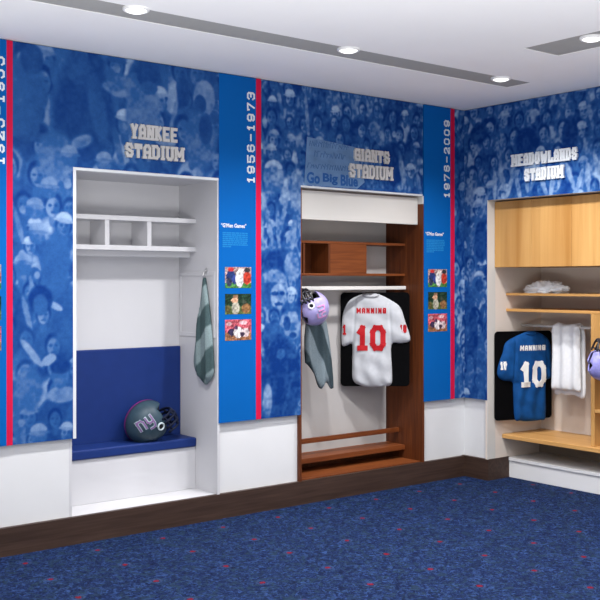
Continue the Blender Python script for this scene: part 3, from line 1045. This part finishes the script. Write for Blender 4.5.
# ------------------------------------------------------------------ birch locker in the right wall
k3 = empty('locker', (0.4, -1.1, 0), 'pale birch and greige open locker recessed in the right wall', 'locker')
xbk = 0.64
MB().box(0.004, xbk, R1, R1 + PT, 0.004, RT).build('side_panel', 'greige', k3)
tag(MB().box(0.003, 0.09, R1 - .004, R1, 0.160, RT).build('front_stile', 'off_white', k3), 'off-white stile at the opening')
MB().box(0.004, xbk, R2 - PT, R2, 0.004, RT).build('side_panel', 'greige', k3)
MB().box(xbk, xbk + PT, R2 - PT, R1 + PT, 0.0, RT).build('back_panel', 'greige', k3)
MB().box(WT, xbk + PT, R2 - PT, R1 + PT, RT, RT + PT).build('top_panel', 'greige', k3)
MB().box(0.241, xbk, R2, R1, 0.0, 0.151).build('plinth', 'plinth', k3, bevel=.003)
MB().box(0.232, 0.241, R2, R1 - .012, 0.128, 0.151).build('plinth_lip', 'plinth', k3, bevel=.002)
cab = MB().box(0.098, xbk, R2 + .002, R1 - .004, 1.606, 1.620)
cab.box(0.098, xbk, R2 + .002, R1 - .004, 2.085, 2.099)
cab.box(0.098, xbk, R1 - .020, R1 - .004, 1.620, 2.085).box(0.098, xbk, R2 + .002, R2 + .018, 1.620, 2.085)
cab.build('cabinet_case', 'birch_y', k3)
n = 5
yy0, yy1 = R1 - .006, R2 + .004
for i in range(n):
    a = yy0 + (yy1 - yy0) * i / n
    b = yy0 + (yy1 - yy0) * (i + 1) / n
    MB().box(0.080, 0.097, a - .0008, b + .0008, 1.606, 2.099).build('cabinet_door', 'birch', k3, bevel=.0008)
MB().box(0.218, xbk, R2, R1, 1.392, 1.411).build('shelf', 'birch_y', k3, bevel=.002)
MB().box(0.218, xbk, R2, R1, 1.270, 1.290).build('shelf', 'birch_y', k3, bevel=.002)
MB().box(0.218, xbk, -1.024, -.992, 0.336, 1.270).build('post', 'birch', k3, bevel=.003)
MB().box(0.219, 0.237, R2, -1.0245, 0.900, 1.269).build('cubby_panel', 'birch', k3, bevel=.001)
MB().box(0.500, 0.515, R2, -1.0245, 0.337, 0.899).build('cubby_back', 'birch_y', k3)
tag(MB().box(0.615, 0.632, R2 + .001, R1 - .001, 0.152, 0.303).build('under_bench_shade', 'taupe', k3), 'added dark taupe panel imitating the shade under the bench')  # added board; the shade under the bench is put into its colour
MB().box(0.218, 0.4995, R2, -1.0245, 0.575, 0.597).build('shelf', 'birch_y', k3, bevel=.002)
MB().box(0.171, xbk, R2, R1, 0.304, 0.336).build('bench_top', 'birch_y', k3, bevel=.004)
MB().tube([(0.407, R1, 1.160), (0.407, -.992, 1.160)], .011, 12).build('hanging_rod', 'white_rod', k3, smooth=True)


# ------------------------------------------------------------------ cloth in relief: a draped outline with thickness
def smooth_poly(pts, n=6):
    out = []
    m = len(pts)
    for i in range(m):
        p0, p1, p2, p3 = pts[i - 1], pts[i], pts[(i + 1) % m], pts[(i + 2) % m]
        for k in range(n):
            t = k / n
            f = []
            for a in (0, 1):
                f.append(0.5 * (2 * p1[a] + (p2[a] - p0[a]) * t + (2 * p0[a] - 5 * p1[a] + 4 * p2[a] - p3[a]) * t * t + (3 * p1[a] - p0[a] - 3 * p2[a] + p3[a]) * t ** 3) * 1.0)
            out.append(tuple(f))
    # keep near the control polygon
    return out


def cloth_relief(name, fr, outline, depth_fn, mat, parent=None, step=.009, back=0.0, smooth_n=4):
    poly = np.array(smooth_poly(outline, smooth_n))
    A, B = poly, np.roll(poly, -1, 0)

    def inside_dist(P):
        d = B - A
        L = (d ** 2).sum(1) + 1e-12
        t = np.clip((((P[:, None, :] - A[None]) * d[None]).sum(2)) / L[None], 0, 1)
        Q = A[None] + d[None] * t[..., None]
        dist = np.sqrt(((P[:, None, :] - Q) ** 2).sum(2))
        k = dist.argmin(1)
        near = Q[np.arange(len(P)), k]
        x, y = P[:, 0:1], P[:, 1:2]
        cond = (A[None, :, 1] > y) != (B[None, :, 1] > y)
        with np.errstate(divide='ignore', invalid='ignore'):
            xi = (B[None, :, 0] - A[None, :, 0]) * (y - A[None, :, 1]) / (B[None, :, 1] - A[None, :, 1]) + A[None, :, 0]
        ins = (cond & (x < xi)).sum(1) % 2 == 1
        return ins, dist.min(1), near
    lo, hi = poly.min(0) - step, poly.max(0) + step
    nx, ny = int((hi[0] - lo[0]) / step) + 2, int((hi[1] - lo[1]) / step) + 2
    X, Y = np.meshgrid(lo[0] + np.arange(nx) * step, lo[1] + np.arange(ny) * step)
    P = np.stack([X.ravel(), Y.ravel()], 1)
    ins, dist, near = inside_dist(P)
    ins = ins.reshape(ny, nx)
    cell = ins[:-1, :-1] & ins[1:, :-1] & ins[:-1, 1:] & ins[1:, 1:]
    used = np.zeros((ny, nx), bool)
    used[:-1, :-1] |= cell
    used[1:, :-1] |= cell
    used[:-1, 1:] |= cell
    used[1:, 1:] |= cell
    cnt = np.zeros((ny, nx), int)
    cnt[:-1, :-1] += cell
    cnt[1:, :-1] += cell
    cnt[:-1, 1:] += cell
    cnt[1:, 1:] += cell
    idx = -np.ones((ny, nx), int)
    vs, edge = [], []
    near, dist = near.reshape(ny, nx, 2), dist.reshape(ny, nx)
    for j in range(ny):
        for i in range(nx):
            if used[j, i]:
                idx[j, i] = len(vs)
                if cnt[j, i] < 4:
                    vs.append((near[j, i, 0], near[j, i, 1], 0.0))
                else:
                    vs.append((X[j, i], Y[j, i], dist[j, i]))
    fs = []
    ec = {}
    for j in range(ny - 1):
        for i in range(nx - 1):
            if cell[j, i]:
                q = (idx[j, i], idx[j, i + 1], idx[j + 1, i + 1], idx[j + 1, i])
                fs.append(q)
                for k in range(4):
                    e = (q[k], q[(k + 1) % 4])
                    ec[e] = ec.get(e, 0) + 1
    n = len(vs)
    W = [fr(u, v, depth_fn(u, v, d)) for u, v, d in vs] + [fr(u, v, back) for u, v, d in vs]
    F = list(fs) + [tuple(i + n for i in q[::-1]) for q in fs]
    for (a, b) in ec:
        if (b, a) not in ec:
            F.append((b, a, a + n, b + n))
    mb = MB()
    mb.add(W, F)
    return mb.build(name, mat, parent, smooth=True)


# ------------------------------------------------------------------ jerseys on their boards
def round_rect(u0, u1, v0, v1, r, n=6):
    out = []
    for cx, cy, a0 in ((u1 - r, v1 - r, 0), (u0 + r, v1 - r, 90), (u0 + r, v0 + r, 180), (u1 - r, v0 + r, 270)):
        for k in range(n + 1):
            a = math.radians(a0 + 90 * k / n)
            out.append((cx + r * math.cos(a), cy + r * math.sin(a)))
    return out


def board(fr, u0, u1, v0, v1, label, hook_u, hook_v, parentname='display_board'):
    cu, lo = fr((u0 + u1) / 2, 0, 0), v0
    t = empty(parentname, (cu.x, cu.y, v0), label, 'display board')
    rr = round_rect(u0, u1, v0, v1, .03)
    n = len(rr)
    MB().add([fr(u, v, 0.0) for u, v in rr] + [fr(u, v, -.010) for u, v in rr],
             [tuple(range(n)), tuple(range(2 * n - 1, n - 1, -1))] + [(i, i + n, (i + 1) % n + n, (i + 1) % n) for i in range(n)]).build('panel', 'black', t, bevel=.0015)
    MB().tube([fr(hook_u, v1 - .01, -.005), fr(hook_u, hook_v, -.005)], .003, 8).build('hanger_wire', 'chrome', t, smooth=True)
    return t


def jersey_depth(arm_l, arm_r, arm_v, seed, amp=1.0):
    def f(u, v, d):
        puff = .010 + .026 * (1 - math.exp(-d / .022))
        s = 0.0
        for k, (ax, sl) in enumerate(((arm_l, .06), (arm_r, -.06))):
            ln = ax + sl * (v - arm_v)
            if v > arm_v - .06:
                s -= .009 * math.exp(-((u - ln) / .008) ** 2)
        fold = .0055 * math.sin(u * 55 + 4 * math.sin(v * 7 + seed)) * (1 if v < arm_v else .35)
        fold += .004 * math.sin(v * 48 + u * 24 + seed) * .7
        fold += .007 * (noise.noise(Vector((u * 9, v * 7, seed))) )
        k = min(1.0, d / .02)
        return puff + (s + fold * amp) * k
    return f


# white jersey in the brown locker
U2 = Vector((0.7813, -0.6242, 0)).normalized()
W2 = Vector((-U2.y * -1, U2.x * -1, 0))
W2 = Vector((U2.y, -U2.x, 0)).normalized()
if W2.dot(Vector((-1, -1, 0))) < 0:
    W2 = -W2
f2 = frame((-0.931, 0.366, 0), U2, (0, 0, 1), W2)
board(f2, -0.008, 0.503, 0.722, 1.418, 'black rounded display board hanging behind the white jersey', .24, 1.440)
j2 = empty('jersey', tuple(f2(.25, .715, .02)), 'white football jersey with red number 10 hanging in the brown locker', 'jersey')
o2 = [(0.152, 1.404), (0.071, 1.369), (0.032, 1.320), (0.006, 1.235), (0.0, 1.034), (0.040, 1.026), (0.078, 1.030), (0.078, 0.878), (0.084, 0.767), (0.145, 0.726),
      (0.219, 0.716), (0.301, 0.722), (0.366, 0.738), (0.372, 0.842), (0.368, 1.030), (0.44, 1.042), (0.508, 1.068), (0.471, 1.198), (0.434, 1.305), (0.368, 1.358),
      (0.275, 1.404), (0.21, 1.412)]
jd2 = jersey_depth(.082, .366, 1.03, 1.3)
cloth_relief('body', f2, o2, jd2, 'jersey_white', j2, .008, .002, 4)
flat2 = lambda u, v: jd2(u, v, .05) + .002
lettering(MB(), 'MANNING', f2, .108, .326, 1.262, 1.304, .0105, .0015, 0, .28, wd, flat2).build('name_lettering', 'red_ink', j2)
lettering(MB(), '10', f2, .106, .322, .988, 1.176, .038, .004, 0, .10, {'1': .85, '0': 1.05}, flat2).build('number', 'red_ink', j2)
sl2 = lambda u, v: jd2(u, v, .03) + .002
lettering(MB(), '1', f2, .004, .034, 1.105, 1.180, .013, .0015, 0, .1, None, sl2).build('sleeve_number', 'red_ink', j2)
lettering(MB(), '10', f2, .428, .478, 1.120, 1.180, .012, .0015, 0, .15, {'1': .8}, sl2).build('sleeve_number', 'red_ink', j2)
col = MB().tube([f2(.152, 1.400, .022), f2(.175, 1.392, .036), f2(.215, 1.388, .040), f2(.255, 1.392, .036), f2(.275, 1.400, .022)], .007, 8)
col.build('collar', 'jersey_white', j2, smooth=True)

# blue jersey in the birch locker
U3 = Vector((0.96, -0.28, 0)).normalized()
W3 = Vector((U3.y, -U3.x, 0)).normalized()
if W3.dot(Vector((-1, -1, 0))) < 0:
    W3 = -W3
f3 = frame((0.063, -0.250, 0), U3, (0, 0, 1), W3)
board(f3, 0.0, 0.514, 0.446, 1.120, 'black rounded display board hanging behind the blue jersey', .36, 1.152)
j3 = empty('jersey', tuple(f3(.27, .43, .02)), 'royal blue football jersey with pale number 10 hanging in the birch locker', 'jersey')
o3 = [(0.259, 1.109), (0.160, 1.073), (0.089, 1.032), (0.064, 0.957), (0.027, 0.868), (0.018, 0.792), (0.067, 0.750), (0.149, 0.735), (0.158, 0.660), (0.172, 0.459),
      (0.22, .438), (0.284, 0.431), (0.405, 0.434), (0.451, 0.461), (0.451, 0.719), (0.480, 0.745), (0.507, 0.775), (0.510, 0.907), (0.488, 1.031), (0.433, 1.086), (0.360, 1.113), (.31, 1.120)]
jd3 = jersey_depth(.150, .460, .74, 4.1)
cloth_relief('body', f3, o3, jd3, 'jersey_blue', j3, .008, .002, 4)
flat3 = lambda u, v: jd3(u, v, .05) + .002
lettering(MB(), 'MANNING', f3, .200, .430, .972, 1.012, .0105, .0015, 0, .28, wd, flat3).build('name_lettering', 'cream_ink', j3)
lettering(MB(), '10', f3, .204, .430, .694, .888, .040, .004, 0, .10, {'1': .85, '0': 1.05}, flat3).build('number', 'cream_ink', j3)
sl3 = lambda u, v: jd3(u, v, .03) + .002
lettering(MB(), '10', f3, .030, .085, .832, .893, .013, .0015, 0, .15, {'1': .8}, sl3).build('sleeve_number', 'cream_ink', j3)
col = MB().tube([f3(.259, 1.105, .022), f3(.285, 1.097, .036), f3(.312, 1.094, .040), f3(.340, 1.097, .036), f3(.360, 1.107, .022)], .007, 8)
col.build('collar', 'jersey_blue', j3, smooth=True)


# ------------------------------------------------------------------ towels and cloths
def towel_fold(freq, amp, seed, base=.012):
    def f(u, v, d):
        return base + .020 * (1 - math.exp(-d / .02)) + amp * (math.sin(u * freq + seed + 2 * v) + .5 * math.sin(u * freq * 2.1 + 3 * v)) * min(1, d / .015)
    return f


# grey towel on a hook at the side of the white locker (lies in the y-z plane, seen from the left)
ft1 = frame((-2.276, 0.26, 0), (0, -1, 0), (0, 0, 1), (-1, 0, 0))
t1 = empty('towel', (-2.31, 0.13, .85), 'grey striped towel hanging from a hook in the white locker', 'towel', 'grey striped towels')
ot1 = [(0.125, 1.520), (0.105, 1.42), (0.075, 1.28), (0.045, 1.14), (0.015, 0.98), (0.055, 0.905), (0.145, 0.845), (0.165, 0.848), (0.225, 0.90), (0.238, 0.96), (0.225, 1.12), (0.195, 1.30), (0.165, 1.44), (0.145, 1.520)]
cloth_relief('cloth', ft1, ot1, towel_fold(58, .007, 1.0, .02), 'towel_grey', t1, .008, .008, 4)
hk = MB().tube([ft1(.135, 1.565, 0), ft1(.135, 1.560, .02), ft1(.135, 1.535, .028), ft1(.135, 1.522, .018), ft1(.135, 1.53, .008)], .005, 8)
hk.box(-2.279, -2.271, .115, .135, 1.545, 1.585)
hk.build('towel_hook', 'chrome', k1, smooth=False)

# grey towel under the hanging helmet of the brown locker
ft2 = frame((-1.55, 0.17, 0), (1, 0, 0), (0, 0, 1), (0, -1, 0))
t2 = empty('towel', (-1.40, 0.15, .73), 'grey striped towel hanging below the lilac helmet in the brown locker', 'towel', 'grey striped towels')
ot2 = [(0.15, 1.30), (0.11, 1.12), (0.115, 0.94), (0.13, 0.925), (0.19, 0.86), (0.225, 0.775), (0.255, 0.745), (0.30, 0.79), (0.350, 0.735), (0.362, 0.78), (0.338, 1.00), (0.300, 1.20), (0.26, 1.30)]
cloth_relief('cloth', ft2, ot2, towel_fold(46, .009, .3, .015), 'towel_grey2', t2, .009, .0, 4)

# white towel over the rod of the birch locker: a front fall and a longer rear fall
ft3 = frame((0.395, -0.510, 0), (0, -1, 0), (0, 0, 1), (-1, 0, 0))
t3 = empty('towel', (0.407, -.67, .65), 'white towel draped in folds over the rod of the birch locker', 'towel')
of = [(0.022, 1.172), (.018, 1.0), (.012, .80), (.012, .690), (.06, .694), (.12, .688), (.20, .696), (.268, .690), (.272, .80), (.266, 1.0), (.258, 1.172), (.14, 1.175)]
cloth_relief('front_fall', ft3, of, lambda u, v, d: .006 + .016 * (1 - math.exp(-d / .02)) + .009 * math.sin(u * 62 + .6 * math.sin(v * 5)) * min(1, d / .012), 'towel_white', t3, .008, .001, 3)
fb = frame((0.432, -0.500, 0), (0, -1, 0), (0, 0, 1), (-1, 0, 0))
ob = [(0.02, 1.172), (.018, .9), (0.02, .655), (.08, .660), (.12, .648), (.20, .656), (.290, .646), (.292, .9), (.278, 1.172), (.14, 1.175)]
cloth_relief('rear_fall', fb, ob, lambda u, v, d: .004 + .006 * (1 - math.exp(-d / .02)) + .004 * math.sin(u * 50) * min(1, d / .012), 'towel_white', t3, .010, -.004, 3)
sd = MB()
vs, fs = [], []
for i in range(9):
    a = math.pi * i / 8
    for k in range(29):
        vs.append((.4125 - .021 * math.cos(a), -.532 - .0086 * k, 1.164 + .016 * math.sin(a)))
for i in range(8):
    for k in range(28):
        fs.append((i * 29 + k, i * 29 + k + 1, (i + 1) * 29 + k + 1, (i + 1) * 29 + k))
sd.add(vs, fs)
o = sd.build('saddle_fold', 'towel_white', t3, smooth=True)
sm = o.modifiers.new('thick', 'SOLIDIFY')
sm.thickness = .006


def crumple(name, c, rx, ry, rz, seed, mat, label, cat):
    import bmesh
    bm = bmesh.new()
    bmesh.ops.create_icosphere(bm, subdivisions=5, radius=1.0)
    for v in bm.verts:
        p = v.co.copy()
        q = p * 2.1 + Vector((seed, 0, 0))
        r = .72 + .30 * (1 - abs(noise.noise(q)) * 2.6) + .16 * (1 - abs(noise.noise(q * 2.3)) * 2.4)
        v.co = Vector((p.x * rx * r, p.y * ry * r, max(0.0, (p.z * .75 + .25) * rz * r)))
        v.co.x += .02 * noise.noise(q * 1.3 + Vector((5, 0, 0)))
    me = bpy.data.meshes.new(name)
    bm.to_mesh(me)
    bm.free()
    for p in me.polygons:
        p.use_smooth = True
    me.materials.append(M[mat])
    o = bpy.data.objects.new(name, me)
    COL.objects.link(o)
    o.location = c
    return tag(o, label, cat)


M['cloth_bright'] = plain('bright_white_cotton', (0.84, 0.85, 0.87), 0.9, 0.1, var=0.03, scale=50)
crumple('crumpled_cloth', (0.34, -.505, 1.411), .10, .19, .088, 3.3, 'cloth_bright', 'white crumpled cloth lying on the upper birch shelf', 'cloth')


# ------------------------------------------------------------------ helmets
def helmet(loc, yaw, pitch, size, shell, logo, mask, ring, label, edge, side, roll=0.0):
    """football helmet: local +X is the face, +Z the crown; side is the visible flank (+1 left, -1 right)"""
    root = empty('football_helmet', loc, label, 'helmet', 'football helmets in the lockers')
    import mathutils
    R = mathutils.Matrix.Rotation(yaw, 3, 'Z') @ mathutils.Matrix.Rotation(roll, 3, 'X') @ mathutils.Matrix.Rotation(-pitch, 3, 'Y')
    A, Bq, Cz = .135 * size, .108 * size, .122 * size
    O = Vector(loc)
    T = lambda p: O + R @ Vector(p)

    def surf(th, ph, k=1.0):
        # th: azimuth from the face, ph: height angle
        x, y, z = math.cos(ph) * math.cos(th), math.cos(ph) * math.sin(th), math.sin(ph)
        jaw = 1.0 if z > -.1 else 1.0 - .10 * (-.1 - z)
        return Vector((A * x * k * (1.0 if x < 0 else .93), Bq * y * k * jaw, Cz * z * k))
    nth, nph = 72, 40
    vs, fs = [], []
    ph0, ph1 = math.radians(-62), math.radians(90)
    for j in range(nph + 1):
        ph = ph0 + (ph1 - ph0) * j / nph
        for i in range(nth):
            th = 2 * math.pi * i / nth
            vs.append(surf(th, ph))

    def open_cell(th, ph):
        th = abs(((th + math.pi) % (2 * math.pi)) - math.pi)
        d = math.degrees
        x = math.cos(ph) * math.cos(th)
        z = math.sin(ph)
        if d(ph) < 24 and d(th) < 50 + (5 if z > -.4 else 0):
            return True
        if z < -.70:                     # neck line, lower over the ears
            return not (35 < d(th) < 120)
        return False
    for j in range(nph):
        for i in range(nth):
            th, ph = 2 * math.pi * (i + .5) / nth, ph0 + (ph1 - ph0) * (j + .5) / nph
            if not open_cell(th, ph):
                fs.append((j * nth + i, j * nth + (i + 1) % nth, (j + 1) * nth + (i + 1) % nth, (j + 1) * nth + i))
    used = sorted({q for f in fs for q in f})
    mp = {q: k for k, q in enumerate(used)}
    mb = MB()
    mb.add([T(vs[q]) for q in used], [tuple(mp[q] for q in f) for f in fs])
    sh = mb.build('shell', shell, root, smooth=True)
    s = sh.modifiers.new('thick', 'SOLIDIFY')
    s.thickness, s.offset = .008 * size, -1
    # padding inside
    pv, pf = [], []
    for j in range(21):
        ph = math.radians(-50 + 140 * j / 20)
        for i in range(36):
            th = 2 * math.pi * i / 36
            pv.append(T(surf(th, ph, .86)))
    for j in range(20):
        for i in range(36):
            th, ph = 360 * (i + .5) / 36, -50 + 140 * (j + .5) / 20
            th = abs((th + 180) % 360 - 180)
            if not (th < 55 and ph < 20):
                pf.append((j * 36 + i, j * 36 + (i + 1) % 36, (j + 1) * 36 + (i + 1) % 36, (j + 1) * 36 + i))
    MB().add(pv, pf).build('padding', 'padding', root, smooth=True)
    # crown stripe from forehead to nape
    st = MB()
    sv, sf = [], []
    for k in range(31):
        a = math.radians(28 + (196 - 28) * k / 30)
        for w_ in (-.011, .011):
            x, z = math.cos(a), math.sin(a)
            sv.append(T((A * x * 1.012 * (1 if x < 0 else .93), w_ * size, Cz * z * 1.012)))
    for k in range(30):
        sf.append((2 * k, 2 * k + 1, 2 * k + 3, 2 * k + 2))
    st.add(sv, sf).build('crown_stripe', edge, root, smooth=True)
    # ear ring with a dark hole
    for sdn in (-1, 1):
        c0 = (.030 * size, 0, -.040 * size)

        def onshell(x, z, k=1.01):
            y = Bq * math.sqrt(max(0.0, 1 - (x / A) ** 2 - (z / Cz) ** 2)) * k
            return (x, sdn * y, z)
        rp = [T(onshell(c0[0] + .019 * size * math.cos(2 * math.pi * q / 20), c0[2] + .019 * size * math.sin(2 * math.pi * q / 20))) for q in range(20)]
        MB().tube(rp, .0055 * size, 8, True).build('ear_ring', ring, root, smooth=True)
        ctr = T(onshell(c0[0], c0[2], 1.012))
        MB().add([ctr] + rp, [(0, 1 + q, 1 + (q + 1) % 20) for q in range(20)]).build('ear_hole', 'padding', root)
        # ny mark behind the ear hole, wrapped on the shell
        fm = lambda u, v, d, sdn=sdn: T((lambda x, z: (x, sdn * (Bq * math.sqrt(max(0.02, 1 - (x / A) ** 2 - (z / Cz) ** 2)) + .0015 + d), z))(-sdn * u - .034 * size, v + .024 * size))
        u0, u1 = -.050 * size, .050 * size
        sg = 1 if sdn == 1 else 1
        lettering(MB(), 'ny', fm, u0, u1, -.028 * size, .036 * size, .015 * size, .0004, 0, .18, None, lambda u, v: .002).build('logo_rim', 'logo_rim', root)
        lettering(MB(), 'ny', fm, u0 + .003, u1 - .003, -.025 * size, .033 * size, .0085 * size, .0012, 0, .24, None, lambda u, v: .003).build('logo', logo, root)
    # face guard
    g = MB()

    def bar(z, wth, fx, drop=0.0):
        pts = []
        for k in range(15):
            a = math.radians(-88 + 176 * k / 14)
            pts.append(T(((.052 + (fx - .052) * math.cos(a)) * size, wth * math.sin(a) * size, (z - drop * math.cos(a)) * size)))
        return pts
    bars = [bar(-.012, .092, .150), bar(-.040, .094, .160), bar(-.070, .094, .158, .004), bar(-.098, .086, .148, .006)]
    for p in bars:
        g.tube(p, .0075 * size, 8)
    for k in (4, 6, 8, 10):
        g.tube([p[k] for p in bars], .0070 * size, 8)
    for sdn in (1, -1):
        e = 13 if sdn == 1 else 1
        g.tube([p[e] for p in bars], .0060 * size, 8)
    g.build('face_guard', mask, root, smooth=True)
    return root


# helmet on the padded bench, its face to the right and tipped up
helmet((-2.592, 0.325, 0.608), math.radians(-10), math.radians(32), 1.12, 'helmet_dark', 'logo_dark', 'mask_navy', 'trim_grey',
       'dark slate football helmet resting on the navy bench cushion', 'magenta', -1)
# lilac helmet hanging at the left side of the brown locker
helmet((-1.472, 0.035, 1.320), math.radians(160), math.radians(72), .92, 'helmet_lilac', 'logo_pink', 'mask_black', 'trim_white',
       'lilac football helmet hanging above the grey towel in the brown locker', 'helmet_lilac', 1)
MB().tube([(-1.48, .185, 1.440), (-1.48, .15, 1.425), (-1.475, .08, 1.415), (-1.475, .05, 1.418)], .005, 8).build('helmet_hook', 'chrome', k2, smooth=True)
# helmet hanging on the birch post
helmet((0.085, -1.192, .945), math.radians(138), math.radians(112), .92, 'helmet_pale', 'logo_pink', 'mask_black', 'trim_white',
       'violet football helmet hanging on the birch post at the right edge', 'helmet_pale', 1)
MB().tube([(0.218, -1.04, 1.00), (.17, -1.05, 1.00), (.15, -1.07, .99)], .006, 8).build('helmet_hook', 'chrome', k3, smooth=True)


# ------------------------------------------------------------------ ceiling lamps
LAMPS = [(-3.386, -.970, 'recessed round ceiling lamp nearest the left edge, in the long grey slot'),
         (-2.024, -.970, 'recessed round ceiling lamp midway along the long grey slot'),
         (-.713, -.970, 'recessed round ceiling lamp at the corner end of the long grey slot'),
         (-1.165, -1.990, 'recessed round ceiling lamp in the short grey slot at the right edge')]
lamp0 = empty('ceiling_lamp', (LAMPS[0][0], LAMPS[0][1], H), LAMPS[0][2], 'lamp', 'round ceiling lamps')
cc = (LAMPS[0][0], LAMPS[0][1], H)
MB().lathe(cc, [(.050, -.001), (.052, -.010), (.060, -.011), (.066, -.006), (.066, .0), (.066, .05)], 40).build('trim_ring', 'lamp_trim', lamp0, smooth=True)
MB().lathe(cc, [(.0005, -.022), (.018, -.0215), (.034, -.018), (.046, -.012), (.053, -.006), (.054, .0)], 40).build('lens', 'lens', lamp0, smooth=True)
for i, (x, y, lb_) in enumerate(LAMPS):
    if i:
        r = lamp0.copy()
        COL.objects.link(r)
        r.location = (x, y, H)
        r['label'] = lb_
        for ch in list(lamp0.children):
            q = ch.copy()
            COL.objects.link(q)
            q.parent = r
    spot_light('lamp_light', (x, y, H - .06), LAMP_W)
# lamps further out in the same room, out of frame
for x, y in ((-4.75, -.97), (-1.165, -3.4), (-1.165, -4.8), (-3.4, -3.2), (-4.8, -3.4)):
    spot_light('lamp_light', (x, y, H - .06), LAMP_W * .45)
